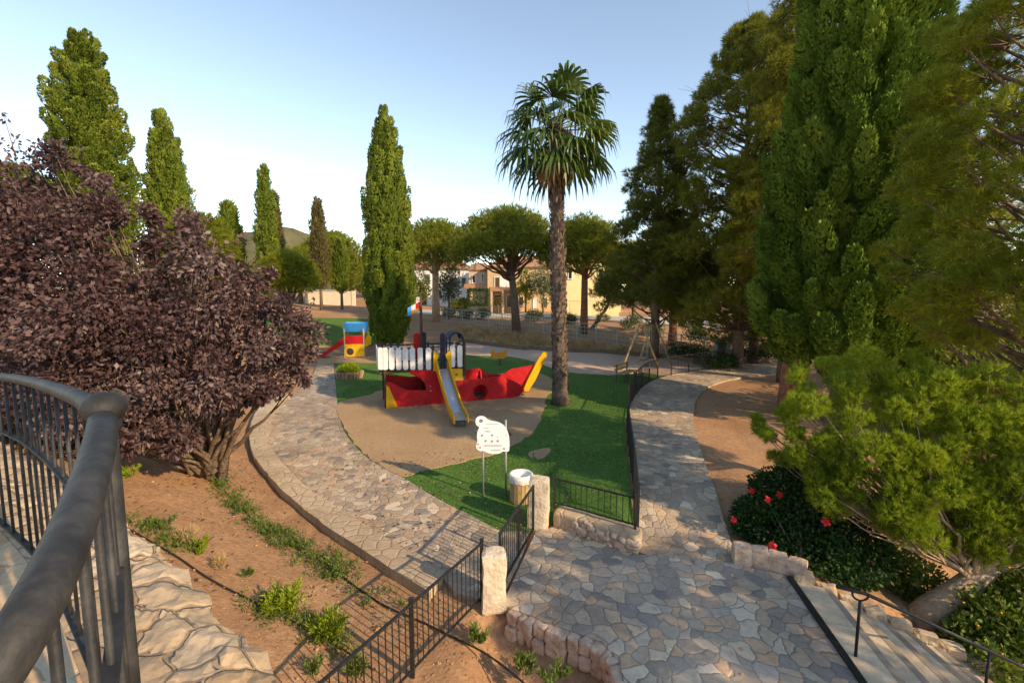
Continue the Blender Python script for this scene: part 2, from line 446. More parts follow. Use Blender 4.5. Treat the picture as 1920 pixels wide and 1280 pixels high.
M['whitep'] = mat_two('whitep_panel', (.70, .68, .69), (.76, .74, .75), (.55, .52, .50), s1=1.2, s2=5, bump=.08, rough=.48, dist=.01)
M['navy'] = mat_two('navy_panel', (.012, .018, .05), (.02, .028, .07), (.03, .035, .06), s1=1.2, s2=5, bump=.08, rough=.48, dist=.01)
M['blue'] = flat('blue_roof', (.03, .30, .72), .4)
M['orange'] = flat('orange_cloth', (.80, .28, .03), .7)
M['wood'] = mat_noise('tan_wood', [(.3, (.36, .23, .11)), (.6, (.52, .36, .18)), (.8, (.60, .43, .24))], scale=8, bump=.2)
M['darkwood'] = mat_noise('dark_wood', [(.3, (.05, .03, .02)), (.7, (.11, .065, .04))], scale=9, bump=.2)
M['steel'] = mat_noise('brushed_steel', [(.3, (.50, .51, .53)), (.7, (.66, .67, .70))], scale=14, rough=.3, bump=.05, metal=.75)
M['galv'] = mat_noise('galvanised_steel', [(.3, (.36, .38, .38)), (.7, (.48, .50, .50))], scale=30, rough=.45, bump=.05, metal=.6)
M['signwhite'] = flat('sign_white', (.78, .77, .80), .4, v=.03)
M['ink'] = flat('sign_grey_ink', (.30, .30, .40), .6)
M['inkp'] = flat('sign_violet_ink', (.13, .10, .26), .6)
M['inkr'] = flat('sign_red_ink', (.65, .06, .08), .6)
M['bag'] = mat_noise('plastic_liner', [(.3, (.62, .60, .60)), (.7, (.82, .81, .82))], scale=7, rough=.3, bump=.6, bscale=14)
M['bagin'] = flat('liner_inside', (.42, .40, .42), .4)
M['hwhite'] = mat_noise('white_render', [(.3, (.74, .73, .71)), (.7, (.82, .81, .79))], scale=2, bump=.1)
M['htan'] = mat_noise('tan_render', [(.3, (.55, .37, .20)), (.7, (.65, .46, .27))], scale=2, bump=.1)
M['hpink'] = mat_noise('pinkish_render', [(.3, (.56, .40, .28)), (.7, (.64, .48, .35))], scale=2, bump=.1)
M['hyellow'] = mat_noise('yellow_render', [(.3, (.76, .58, .30)), (.7, (.84, .67, .38))], scale=2, bump=.1)
M['hcream'] = mat_noise('cream_render', [(.3, (.66, .54, .40)), (.7, (.74, .62, .48))], scale=1.5, bump=.1)
M['rooftile'] = mat_noise('roof_tiles', [(.3, (.36, .17, .09)), (.7, (.50, .27, .15))], scale=5, bump=.7, bscale=12)
M['glass'] = flat('window_glass', (.03, .035, .04), .12, spec=.6)
M['shutter'] = flat('dark_shutter', (.10, .06, .035), .6)
M['grey'] = flat('grey_paint', (.34, .35, .37), .5)
M['darkgrey'] = flat('dark_grey_paint', (.06, .065, .07), .5)
M['mesh'] = flat('pale_green_mesh', (.30, .36, .31), .5)
M['asphalt'] = mat_noise('pale_road', [(.3, (.40, .36, .32)), (.7, (.50, .46, .41))], scale=3, bump=.2)
M['hill'] = mat_two('hill_scrub', (.10, .095, .05), (.19, .15, .085), (.05, .065, .025), s1=.03, s2=.12, bump=.3)
M['hose'] = flat('black_hose', (.02, .018, .016), .6)
M['pebble'] = mat_noise('soil_pebbles', [(.3, (.33, .18, .10)), (.7, (.56, .42, .30))], scale=3, bump=.3)
# ------------------------------------------------------------------ world, sun, camera
SUN_EL, SUN_AZ = R(27), math.atan2(-.60, .80)       # the sun stands to the right and a little behind the camera
sd = Vector((math.cos(SUN_EL) * math.cos(SUN_AZ), math.cos(SUN_EL) * math.sin(SUN_AZ), math.sin(SUN_EL)))
W = bpy.data.worlds.new('World'); S.world = W; W.use_nodes = True
wn = W.node_tree
sky = wn.nodes.new('ShaderNodeTexSky'); sky.sky_type = 'NISHITA'; sky.sun_disc = False
sky.sun_elevation = SUN_EL; sky.sun_rotation = math.atan2(sd.x, sd.y)
sky.air_density = .8; sky.dust_density = .05; sky.ozone_density = 2.0; sky.altitude = 50
bg = wn.nodes['Background']; bg.inputs['Strength'].default_value = .14
wn.links.new(sky.outputs[0], bg.inputs['Color'])
sun = bpy.data.lights.new('sun', 'SUN'); sun.energy = 2.1; sun.angle = R(.6); sun.color = (1, .86, .68)
so = bpy.data.objects.new('sun', sun); COL.objects.link(so); so.rotation_euler = sd.to_track_quat('Z', 'Y').to_euler()
cam = bpy.data.cameras.new('camera'); cam.sensor_width = 36; cam.lens = 36 * FPX / 1920; cam.clip_end = 5000; cam.clip_start = .02
co_ = bpy.data.objects.new('camera', cam); COL.objects.link(co_); co_.location = (0, 0, CZ); co_.rotation_euler = (R(90) - PITCH, 0, 0)
S.camera = co_
S.view_settings.view_transform = 'Standard'; S.view_settings.look = 'None'; S.view_settings.exposure = 1.45; S.view_settings.gamma = 1
S.view_settings.use_white_balance = True; S.view_settings.white_balance_temperature = 8900; S.view_settings.white_balance_tint = 10
S.cycles.use_denoising = True
S.cycles.max_bounces = 12; S.cycles.diffuse_bounces = 7; S.cycles.glossy_bounces = 2; S.cycles.transmission_bounces = 8
S.cycles.sample_clamp_indirect = 6

# ------------------------------------------------------------------ ground
def bed_drop(x, y):
    """the planted bed in front of the plaza lies lower; so does the fill under the stairs"""
    d = .34 * sst(-.75, -.1, x) * (1 - sst(6.75, 7.15, y))
    d = d + .5 * sst(4.6, 5.0, x) * (1 - sst(7.3, 7.9, y))
    return d

def graded(a, b, step, far, k=1.35):
    c = list(np.arange(a, b + 1e-6, step)); lo = []; s = step; v = a
    while v > -far: s *= k; v -= s; lo.append(v)
    hi = []; s = step; v = b
    while v < far: s *= k; v += s; hi.append(v)
    return np.array(lo[::-1] + c + hi)

gx = graded(-17, 18, .16, 1600); gy = graded(2, 40, .16, 1600)
gx, gy = np.meshgrid(gx, gy)
gz = zf(gx, gy) - .06 - bed_drop(gx, gy)
near = (np.abs(gx) < 18) & (gy < 42) & (gy > 1)
fl = np.zeros_like(gz)
idx = np.argwhere(near)
for i, j in idx:
    q = Vector((gx[i, j], gy[i, j], 0))
    fl[i, j] = noise.noise(q * 1.1) * .03 + noise.noise(q * 3.1) * .022
gz = gz + fl - np.where(near, .0, 0)
ny, nx = gx.shape
a = (np.arange(ny - 1)[:, None] * nx + np.arange(nx - 1)[None, :]).ravel()
ground = np_mesh('ground', np.stack([gx.ravel(), gy.ravel(), gz.ravel()], 1), np.stack([a, a + 1, a + nx + 1, a + nx], 1), M['soil'], smooth=True)
tag(ground, kind='structure')

def smooth_poly(pts, step=.3, closed=True):
    """Catmull-Rom through 2D points, resampled"""
    n = len(pts); out = []
    rng = range(n if closed else n - 1)
    for i in rng:
        p0, p1, p2, p3 = [Vector(pts[(i + k) % n][:2]) if closed else Vector(pts[min(max(i + k, 0), n - 1)][:2]) for k in (-1, 0, 1, 2)]
        m = max(1, int((p2 - p1).length / step))
        for j in range(m):
            t = j / m
            q = .5 * ((2 * p1) + (p2 - p0) * t + (2 * p0 - 5 * p1 + 4 * p2 - p3) * t * t + (3 * p1 - p0 - 3 * p2 + p3) * t ** 3)
            out.append((q.x, q.y))
    if not closed: out.append(tuple(pts[-1][:2]))
    return out

def in_poly(x, y, pl):
    k = np.zeros(np.shape(x), bool)
    for i in range(len(pl)):
        x1, y1 = pl[i]; x2, y2 = pl[i - 1]
        c = (y1 > y) != (y2 > y)
        with np.errstate(divide='ignore', invalid='ignore'):
            k ^= c & (x < (x2 - x1) * (y - y1) / (y2 - y1 + 1e-12) + x1)
    return k

def sheet(name, poly, lift, mat, skirt=.12, grid=.35, wob=0.0, kind='structure', smooth=True, step=.3):
    pl = smooth_poly(poly, step) if smooth else [tuple(p[:2]) for p in poly]
    if wob:
        pl = [(x + noise.noise(Vector((x * 2.2, y * 2.2, 3))) * wob, y + noise.noise(Vector((x * 2.2, y * 2.2, 9))) * wob) for x, y in pl]
    xs = [p[0] for p in pl]; ys = [p[1] for p in pl]
    X, Y = np.meshgrid(np.arange(min(xs), max(xs), grid), np.arange(min(ys), max(ys), grid))
    ok = in_poly(X, Y, pl)
    pts = [Vector(p) for p in pl] + [Vector((x, y)) for x, y in zip(X[ok], Y[ok])]
    n = len(pl)
    r = delaunay_2d_cdt(pts, [(i, (i + 1) % n) for i in range(n)], [], 0, 1e-5)
    V = np.array([(v[0], v[1]) for v in r[0]])
    F = np.array([t for t in r[2] if len(t) == 3])
    c = V[F].mean(1)
    F = F[in_poly(c[:, 0], c[:, 1], pl)]
    Z = zf(V[:, 0], V[:, 1]) + lift
    # skirt
    A = np.array(pl); m = len(A); base = len(V)
    za = zf(A[:, 0], A[:, 1]) + lift
    V3 = np.concatenate([np.column_stack([V, Z]), np.column_stack([A, za]), np.column_stack([A, za - skirt])])
    i = np.arange(m); j = (i + 1) % m
    K = np.concatenate([np.stack([base + i, base + m + i, base + m + j], 1), np.stack([base + i, base + m + j, base + j], 1)])
    o = np_mesh(name, V3, np.concatenate([F, K]), mat)
    return tag(o, kind=kind), pl

def px(l): return [G(*p) for p in l]

edge_r = [(622, 672), (627, 700), (632, 752), (642, 800), (665, 836), (700, 866), (752, 893), (820, 935), (890, 970), (940, 996)]
edge_in = [(600, 672), (585, 705), (548, 742), (522, 760), (511, 782), (506, 808), (506, 838), (530, 875), (575, 920), (635, 962), (700, 1002), (750, 1036), (800, 1066), (832, 1084)]
edge_out = [(505, 752), (484, 772), (471, 800), (468, 828), (478, 864), (525, 922), (600, 987), (680, 1042), (750, 1087), (805, 1122)]
fence_px = [(1195, 1004), (1189, 930), (1181, 860), (1176, 805), (1178, 772), (1186, 748), (1202, 727), (1220, 715), (1245, 706), (1285, 700), (1325, 693), (1365, 688), (1405, 684), (1440, 681)]
fence_w = px(fence_px)
lawn_poly = px(edge_r[1:]) + px([(985, 1000)]) + [Vector((.85, 9.75)), Vector((2.3, 8.75))] + [f + Vector((-.06, 0, 0)) for f in fence_w[:9]] + px([(1205, 694), (1150, 698), (1062, 692), (1000, 676), (940, 664), (870, 660), (780, 664), (700, 664), (640, 666)])
sheet('lawn', lawn_poly, 0, M['lawn'], wob=.05)
sheet('far_lawn', px([(540, 642), (640, 645), (700, 645), (705, 612), (700, 598), (560, 596), (500, 600)]), .0, M['lawn'], grid=.8)
sand_px = [(634, 757), (690, 741), (730, 727), (800, 714), (900, 703), (990, 698), (1030, 708), (1037, 722), (1024, 752), (1014, 788), (986, 822), (940, 845), (885, 862), (800, 881), (752, 892), (702, 866), (667, 836), (644, 800)]
_, sand_pl = sheet('play_sand', px(sand_px), .025, M['sand'], skirt=.05, wob=.12, step=.15)
sheet('gravel_ground', px([(862, 664), (960, 669), (1010, 681), (1062, 697), (1150, 703), (1205, 699), (1245, 704), (1285, 699), (1322, 692), (1310, 686), (1240, 668), (1100, 659), (980, 650), (880, 638), (850, 650)]), .03, M['gravel'], skirt=.08, wob=.12, grid=.6)
sheet('playhouse_ground', px([(600, 684), (640, 680), (700, 680), (730, 676), (725, 668), (660, 662), (600, 664)]), .03, M['sand'], skirt=.06)
sheet('bare_patch', [G(1012, 851) + Vector((.33 * math.cos(q) * (1 + .2 * math.sin(3 * q)), .42 * math.sin(q), 0)) for q in np.linspace(0, 2 * PI, 11)[:-1]], .012, M['sand'], skirt=.02, grid=.15, step=.12, wob=.05)
path_poly = px(edge_r) + [Vector((.35, 9.4)), Vector((-.15, 7.35)), Vector((-.5, 7.2)), Vector((-.95, 7.35))] + px(edge_in[::-1])
sheet('stone_path', path_poly, .012, M['path'], skirt=.15)
rp_l = [fence_w[i] + Vector((.05, 0, 0)) for i in range(len(fence_px))]
rp_r = px([(1393, 1092), (1372, 1020), (1350, 950), (1322, 868), (1305, 810), (1300, 775), (1312, 738), (1345, 718), (1400, 706), (1470, 698)])
sheet('garden_path', [Vector((2.45, 8.58))] + rp_l[1:] + px([(1480, 679)]) + rp_r[::-1] + [Vector((3.2, 8.35))], .014, M['path'], skirt=.12)
strip_a, strip_b = Vector((4.85, 7.76, 0)), Vector((4.42, 5.2, 0))
plaza_poly = [Vector((-.1, 7.25)), Vector((.5, 9.35)), Vector((.85, 9.55)), Vector((2.4, 8.5)), Vector((3.2, 8.33)), Vector((4.05, 8.2)), Vector((4.8, 7.85)), strip_a, strip_b, Vector((4.25, 4.0)), Vector((1.5, 4.0))] + px([(1172, 1285), (1160, 1240), (1130, 1205), (1060, 1180), (985, 1152)]) + [Vector((-.1, 7.0))]
sheet('plaza_paving', plaza_poly, .02, M['plaza'], skirt=.5, smooth=False)

# far ground: pale road behind the mesh fence
sheet('road', [(-12, 53), (0, 51.5), (10, 48), (22, 40.5), (34, 33), (38, 35.5), (24, 45), (11, 53), (0, 56.5), (-12, 58)], .06, M['asphalt'], skirt=.1, grid=1.5)

# distant hill
hv = []; hf = []
hn = 40
for i in range(hn + 1):
    for j in range(15):
        u = i / hn; w = j / 14
        x = -420 + 420 * u; y = 380 + 240 * w
        bx = math.exp(-((x + 226) / 34) ** 2) * 40 + math.exp(-((x + 285) / 60) ** 2) * 48 + math.exp(-((x + 195) / 40) ** 2) * 22
        z = (bx + noise.noise(Vector((x * .02, y * .02, 0))) * 14 + noise.noise(Vector((x * .07, y * .07, 4))) * 5) * math.sin(PI * min(1, w * 1.0 + .02)) + 3
        hv.append((x, y, z))
for i in range(hn):
    for j in range(14):
        k = i * 15 + j
        hf.append((k, k + 15, k + 16, k + 1))
hm = MB(); hm.add(hv, hf); tag(hm.build('hill', M['hill'], smooth=True), kind='structure')

# stone coping along the left path
def ribbon_wall(mb, inner, outer, top, down, amp=.015):
    n = len(inner)
    vs = []
    for i in range(n):
        a, b = inner[i], outer[i]
        za = zf1(*a) + top; zb = zf1(*b) + top
        w1 = noise.noise(Vector((a[0] * 3, a[1] * 3, 1))) * amp; w2 = noise.noise(Vector((b[0] * 3, b[1] * 3, 5))) * amp
        m = ((a[0] + b[0]) / 2, (a[1] + b[1]) / 2)
        vs += [(a[0] + w1, a[1] + w1, za - down), (a[0] + w1, a[1] + w1, za + w1), (m[0], m[1], (za + zb) / 2 + .012), (b[0] + w2 * 2, b[1], zb + w2), (b[0] + w2 * 2, b[1], zb - down)]
    fs = []
    for i in range(n - 1):
        for k in range(4):
            fs.append((i * 5 + k, i * 5 + k + 1, i * 5 + k + 6, i * 5 + k + 5))
    fs += [(0, 1, 2, 3, 4), tuple((n - 1) * 5 + k for k in (4, 3, 2, 1, 0))]
    mb.add(vs, fs)

def resample(pts, n):
    pts = smooth_poly(pts, .15, closed=False)
    d = [0]
    for a, b in zip(pts, pts[1:]): d.append(d[-1] + math.hypot(b[0] - a[0], b[1] - a[1]))
    return [(float(np.interp(t, d, [p[0] for p in pts])), float(np.interp(t, d, [p[1] for p in pts]))) for t in np.linspace(0, d[-1], n)]

mb = MB(); ribbon_wall(mb, resample(px(edge_in[2:]), 70), resample(px(edge_out), 70), .13, .4)
tag(mb.build('stone_kerb', M['coping']), 'long curved low stone kerb with wide flat top between paved path and planted bank', 'kerb')

# edging stones in front of the plaza
mb = MB()
ke = resample([(-.05, 6.95), *[(p.x - .02, p.y - .04) for p in px([(985, 1154), (1060, 1183), (1130, 1208), (1160, 1244), (1170, 1288)])], (1.44, 4.6)], 120)
i = 0; kk = 0
while i < 116:
    n_ = random.choice((5, 7, 8, 10, 13)); a, b = ke[i], ke[min(i + n_, 119)]
    for zz, hh, off in ((-.09, .2, 0), (-.29, .22, -.02)):
        c = ((a[0] + b[0]) / 2, (a[1] + b[1]) / 2 + off); L = math.hypot(b[0] - a[0], b[1] - a[1])
        rough_block(mb, (c[0], c[1], zz + random.uniform(-.012, .008)), (L * random.uniform(.9, 1.02), .2 + random.uniform(-.06, .08), hh), math.atan2(b[1] - a[1], b[0] - a[0]) + random.uniform(-.05, .05), .04, .026, 9, kk * 3.3); kk += 1
    i += n_
tag(mb.build('stone_edging', M['pinkstone']), 'rough pinkish stone edging between lower planting bed and plaza paving', 'edging')

# gate pillars
mb = MB(); rough_block(mb, (-.29, 7.1, .40), (.38, .34, 1.0), .12, .06, .03, 4, 3)
tag(mb.build('gate_pillar', M['pillar']), 'pale rough stone pillar where the two near fence runs meet', 'pillar')
mb = MB(); rough_block(mb, (.58, 9.68, .5), (.42, .38, 1.12), -.2, .06, .028, 4, 11)
tag(mb.build('gate_pillar', M['pillar']), 'pale stone pillar at end of low stone wall beside litter bin', 'pillar')

# low stone wall with big face stones
lw = thing('stone_wall', 'low wall of pink boulders under the short black fence', 'wall', (0, 0, 0))
a_, b_ = Vector((.86, 9.58, 0)), Vector((2.38, 8.5, 0))
dr = (b_ - a_).normalized(); nr = Vector((-dr.y, dr.x, 0))
if nr.y < 0: nr = -nr
mb = MB(); c = (a_ + b_) / 2 + nr * .2
rough_block(mb, (c.x, c.y, .12), ((b_ - a_).length, .38, .5), math.atan2(dr.y, dr.x), .07, .02, 4, 5)
mb.build('wall_core', M['coping'], lw, smooth=True)
mb = MB(); Lw = (b_ - a_).length
k = 0
for zz in (-.02, .10, .21, .30):
    q = random.uniform(0, .12)
    while q < Lw - .08:
        w = random.uniform(.10, .30); hgt = random.uniform(.045, .085)
        p = a_ + dr * min(q + w / 2, Lw - .1) + nr * .055
        if random.random() < .85: rough_block(mb, (p.x, p.y, min(.29, zz + random.uniform(-.03, .03))), (w * .9, .14 + random.uniform(0, .05), hgt * 2), math.atan2(dr.y, dr.x) + random.uniform(-.1, .1), .04, .045, 7, k * 1.7)
        k += 1; q += w + .015
mb.build('face_stones', M['pinkstone'], lw, smooth=True)

# kerb wall by the hibiscus
mb = MB()
kw = resample([(4.12, 8.3), (4.45, 8.22), (4.85, 8.05), (5.2, 7.8)], 5)
for i, (a, b) in enumerate(zip(kw, kw[1:])):
    rough_block(mb, ((a[0] + b[0]) / 2, (a[1] + b[1]) / 2, .12 - i * .025), (math.hypot(b[0] - a[0], b[1] - a[1]) * .99, .3, .46), math.atan2(b[1] - a[1], b[0] - a[0]), .07, .028, 5, 30 + i * 2.7)
tag(mb.build('stone_wall', M['pinkstone']), 'short pink stone kerb wall below the red flowering bush', 'wall')

# ------------------------------------------------------------------ stairs at the right
st = thing('stone_stairs', 'pale stone stairs going down from plaza edge', 'stairs', (4.8, 6.5, 0))
def far_y(x): return 7.72 - (x - 4.85) * .42
x0 = 4.93
for i in range(7):
    z = -.0 - .15 * i
    xa = x0 + (.0 if i == 0 else .12 + .34 * i); xb = x0 + .12 + .34 * (i + 1) + .02
    mb = MB()
    sk = (strip_a.x - strip_b.x) / (strip_a.y - strip_b.y)
    def X(x, y): return x + (y - 7.7) * sk * max(0, 1 - i * .3)
    ya = 3.5
    poly = [(X(xa, ya), ya), (X(xb, ya), ya), (X(xb, far_y(xb)), far_y(xb)), (X(xa, far_y(xa)), far_y(xa))]
    t = .2
    vs = [(p[0] - 4.8, p[1] - 6.5, z - t) for p in poly] + [(p[0] - 4.8, p[1] - 6.5, z) for p in poly]
    mb.add(vs, [(3, 2, 1, 0), (4, 5, 6, 7), (0, 1, 5, 4), (1, 2, 6, 5), (2, 3, 7, 6), (3, 0, 4, 7)])
    so2 = mb.build('step', M['step'], st, bevel=.012)
    if i < 6:
        mb = MB(); q0, q1 = poly[1], poly[2]
        mb.add([(q0[0] - 4.8 - .07, q0[1] - 6.5, z + .004), (q0[0] - 4.8 + .025, q0[1] - 6.5, z + .004), (q1[0] - 4.8 + .025, q1[1] - 6.5, z + .004), (q1[0] - 4.8 - .07, q1[1] - 6.5, z + .004)] + [(q0[0] - 4.8 - .07, q0[1] - 6.5, z - .05), (q0[0] - 4.8 + .025, q0[1] - 6.5, z - .05), (q1[0] - 4.8 + .025, q1[1] - 6.5, z - .05), (q1[0] - 4.8 - .07, q1[1] - 6.5, z - .05)], [(0, 1, 2, 3), (4, 7, 6, 5), (0, 4, 5, 1), (1, 5, 6, 2), (2, 6, 7, 3), (3, 7, 4, 0)])
        mb.build('nosing', M['nosing'], so2)
mb = MB(); mb.bar(strip_a + Vector((.02, 0, .03)), strip_b + Vector((.02, 0, .03)), .095, .045)
tag(mb.build('drain_strip', M['iron']), 'flat black metal strip along the top edge of stairs', 'metal strip')
mb = MB()
for i in range(9):
    x = 5.1 + i * .32; y = far_y(x) + .13
    rough_block(mb, (x, y, -.03 - max(0, x - 5.1) * .37), (.31, .22 + random.uniform(-.03, .04), .3), -.38, .07, .035, 5, 60 + i * 1.9)
tag(mb.build('stone_edging', M['coping']), 'warm stone edging running down beside the pale stairs', 'edging')
hr = thing('stair_handrail', 'black iron stair handrail with round end and half ring on one post', 'handrail', (4.75, 6.0, -.02))
mb = MB(); mb.tube([(-.22, .12, .955), (-.2, .11, .955), (.06, -.0, .94), (.35, .02, .80), (2.4, .16, -.22), (3.0, .2, -.5)], [.024] * 6, 10)
mb.blob((-.225, .125, .955), (.03, .03, .03), 2, 0)
mb.build('rail', M['iron'], hr, smooth=True)
mb = MB(); mb.tube([(0, 0, .0), (0, 0, .84)], .02, 10); mb.lathe([(.05, 0), (.05, .012), (.02, .02)], n=12); mb.build('post', M['iron'], hr, smooth=True)
mb = MB(); mb.tube([(.1 * math.cos(q), -.02 * math.cos(q), .94 + .1 * math.sin(q)) for q in np.linspace(PI * 1.0, PI * 2.0, 13)], .014, 8); mb.build('half_ring', M['iron'], hr, smooth=True)
mb = MB(); mb.tube([(2.0, .14, -.03), (2.0, .14, -1.2)], .018, 10); mb.build('post', M['iron'], hr, smooth=True)

# ------------------------------------------------------------------ fences
def fence(name, label, pts, h, cat='fence', gap=.1, postw=.045, bar=.014, bottoms=.07, posts=None, finial=False, railh=.03):
    t = thing(name, label, cat, pts[0])
    o = Vector(pts[0])
    for i, p in enumerate(pts):
        if posts is not None and i not in posts: continue
        p = Vector(p) - o
        mb = MB(); mb.box((p.x, p.y, h / 2 - .03), (postw, postw, h + .1)); mb.box((p.x, p.y, h + .028), (postw * 1.25, postw * 1.25, .016))
        mb.build('post', M['iron'], t)
    for a, b in zip(pts, pts[1:]):
        a, b = Vector(a) - o, Vector(b) - o
        mb = MB(); d = b - a; L = d.length; u = d / L
        za = Vector((0, 0, h - .04)); zb = Vector((0, 0, bottoms + .02))
        mb.bar(a + za, b + za, .035, railh); mb.bar(a + zb, b + zb, .03, railh * .8)
        n = max(1, int(round(L / gap)))
        for k in range(1, n):
            q = a + d * (k / n)
            mb.box((q.x, q.y, q.z + (h + bottoms) / 2 - .01), (bar, bar, h - bottoms - .05))
        mb.build('panel', M['iron'], t)
    return t

fence('iron_fence', 'black iron fence crossing the planted bank, running up to the nearest stone pillar', [(-.49, 7.18, -.03), (-1.31, 5.7, -.03), (-2.1, 4.25, -.03), (-2.9, 2.8, .0)], 1.05, gap=.115, postw=.055, bar=.013)
fence('iron_fence', 'short low black fence standing on top of the pink stone wall', [(.92, 9.78, .40), (1.66, 9.3, .40), (2.42, 8.8, .40)], .64, gap=.13, bottoms=.04, posts=[0, 2])
fp = resample(fence_w, 20)
fence('iron_fence', 'long curved black fence between green lawn and garden path', [Vector((x, y, zf1(x, y) + .0)) for x, y in fp], 1.08, gap=.115, bar=.014, bottoms=.06)
gt = thing('iron_gate', 'black iron garden gate hung between the two stone pillars', 'gate', (-.2, 7.38, .0))
ga, gb = Vector((0, 0, 0)), Vector((.64, 1.92, 0))
mb = MB()
for q in (ga, gb, (ga + gb) / 2): mb.box((q.x, q.y, .56), (.045, .045, .98))
for z in (.1, 1.03): mb.bar(ga + Vector((0, 0, z)), gb + Vector((0, 0, z)), .04, .035)
mb.build('gate_frame', M['iron'], gt)
mb = MB()
for k in range(1, 18):
    if k == 9: continue
    q = ga + (gb - ga) * (k / 18); mb.box((q.x, q.y, .565), (.013, .013, .9))
mb.build('bars', M['iron'], gt)

# ------------------------------------------------------------------ terrace corner with round railing
rail_pts = [P(-160, 1500, .40), P(-60, 1340, .42), P(45, 1175, .47), P(112, 1045, .56), P(160, 925, .70), P(186, 835, .87), P(193, 785, 1.03)]
far_pts = [P(193, 778, 1.04), P(168, 757, 1.25), P(125, 737, 1.6), P(60, 716, 2.25), P(0, 706, 2.85), P(-120, 693, 3.9), P(-260, 684, 5.0)]
tr = thing('terrace_railing', 'worn grey round handrail of the terrace with ball end and vertical bars, closest to viewer', 'railing', (-.9, 1.0, 3.4))
o_ = Vector((-.9, 1.0, 3.4))
def curve3(pts, n):
    out = []
    for i in range(len(pts) - 1):
        p0, p1, p2, p3 = pts[max(i - 1, 0)], pts[i], pts[i + 1], pts[min(i + 2, len(pts) - 1)]
        for j in range(n):
            t = j / n
            out.append(.5 * ((2 * p1) + (p2 - p0) * t + (2 * p0 - 5 * p1 + 4 * p2 - p3) * t * t + (3 * p1 - p0 - 3 * p2 + p3) * t ** 3))
    out.append(pts[-1].copy())
    return out
nr_ = curve3(rail_pts, 8); fr_ = curve3(far_pts, 8)
mb = MB(); mb.tube([p - o_ for p in nr_], .0265, 20); mb.build('handrail', M['rail'], tr, smooth=True)
mb = MB(); mb.tube([p - o_ for p in fr_], list(np.linspace(.0265, .024, len(fr_))), 16); mb.build('handrail', M['rail'], tr, smooth=True)
mb = MB(); bl = P(195, 764, 1.04) - o_
mb.blob(bl, (.043, .043, .036), 3, .03); mb.lathe([(.026, -.055), (.03, -.05), (.03, -.03), (.024, -.026)], bl, 16)
mb.build('ball_finial', M['rail'], tr, smooth=True)
def walk(pts, step):
    out = []; acc = 0
    for a, b in zip(pts, pts[1:]):
        L = math.hypot(b.x - a.x, b.y - a.y)
        while acc <= L:
            out.append(a + (b - a) * (acc / max(L, 1e-6))); acc += step
        acc -= L
    return out
for pts in (nr_, fr_):
    for q in walk(pts, .23 if pts is fr_ else .15):
        mb = MB(); b = q - o_
        r = .0065 if pts is nr_ else .005 + .0035 * min(1, (q.y - 1) / 1.8)
        mb.tube([b + Vector((0, 0, -.01)), b + Vector((0, 0, -1.06))], r, 8); mb.build('baluster', M['rail'], tr, smooth=True)
for z, w in ((-.36, .016), (-1.04, .02)):
    for pts in (nr_, fr_):
        mb = MB(); q = [p - o_ + Vector((0, 0, z)) for p in pts]
        for a, b in zip(q, q[1:]): mb.bar(a, b, w * 1.6, w * .8)
        mb.build('cross_rail', M['rail'], tr)
mb = MB(); mb.tube([P(200, 800, 1.05) - o_, P(200, 800, 1.05) - o_ + Vector((0, 0, -1.1))], .02, 12); mb.build('post', M['rail'], tr, smooth=True)

FLZ = 3.34
ter = thing('terrace', 'raised round terrace of cream rubble stone with terracotta floor', 'terrace', (-2, 1, 0))
in_pl = [(p.x, p.y) for p in nr_] ; in_pl2 = [(p.x, p.y) for p in fr_]
inner = resample([(-.38, -1.5), (-.42, -.3)] + [(p.x, p.y) for p in rail_pts[1:]] + [(p.x, p.y) for p in far_pts[1:]], 220)
outer = resample([(.05, -1.5), (-.05, -.3), (-.1, .3), (-.4, 1.0), (-.75, 1.55), (-1.2, 2.08), (-1.75, 2.55), (-2.4, 3.05), (-3.4, 3.75), (-5.2, 4.9), (-7, 6)], 220)
mb = MB(); floor = [(x + 2, y - 1, FLZ) for x, y in inner] + [(-9 + 2, 4.5, FLZ), (-9 + 2, -2.5, FLZ)]
mb.add(floor, [tuple(range(len(floor)))[::-1]]); mb.build('floor', M['tile'], ter)
V = []; F = []; K = 18
for i in range(220):
    a, b = inner[i], outer[i]
    jag = noise.noise(Vector((b[0] * 4, b[1] * 4, 2))) * .10 + noise.noise(Vector((b[0] * 11, b[1] * 11, 7))) * .05
    for k in range(K + 6):
        if k <= K:
            t = k / K
            x, y = a[0] + (b[0] - a[0]) * t * (1 + jag), a[1] + (b[1] - a[1]) * t * (1 + jag)
            z = FLZ + .004 - .10 * t - .05 * max(0, t - .8) * 5 + (abs(noise.noise(Vector((x * 3.4, y * 3.4, 0)))) * .05 + noise.noise(Vector((x * 9, y * 9, 3))) * .022 + noise.noise(Vector((x * 24, y * 24, 5))) * .012) * min(1, t * 3)
        else:
            x, y = a[0] + (b[0] - a[0]) * (1 + jag), a[1] + (b[1] - a[1]) * (1 + jag)
            q = (k - K) / 5
            n = noise.noise_vector(Vector((x * 4, y * 4, q * 9))) * .06
            x += n.x; y += n.y; z = FLZ - .16 - q * 3.6
        V.append((x + 2, y - 1, z))
KK = K + 6
for i in range(219):
    for k in range(KK - 1):
        F.append((i * KK + k, (i + 1) * KK + k, (i + 1) * KK + k + 1, i * KK + k + 1))
mb = MB(); mb.add(V, F); mb.build('rubble_wall', M['creamstone'], ter, smooth=False)
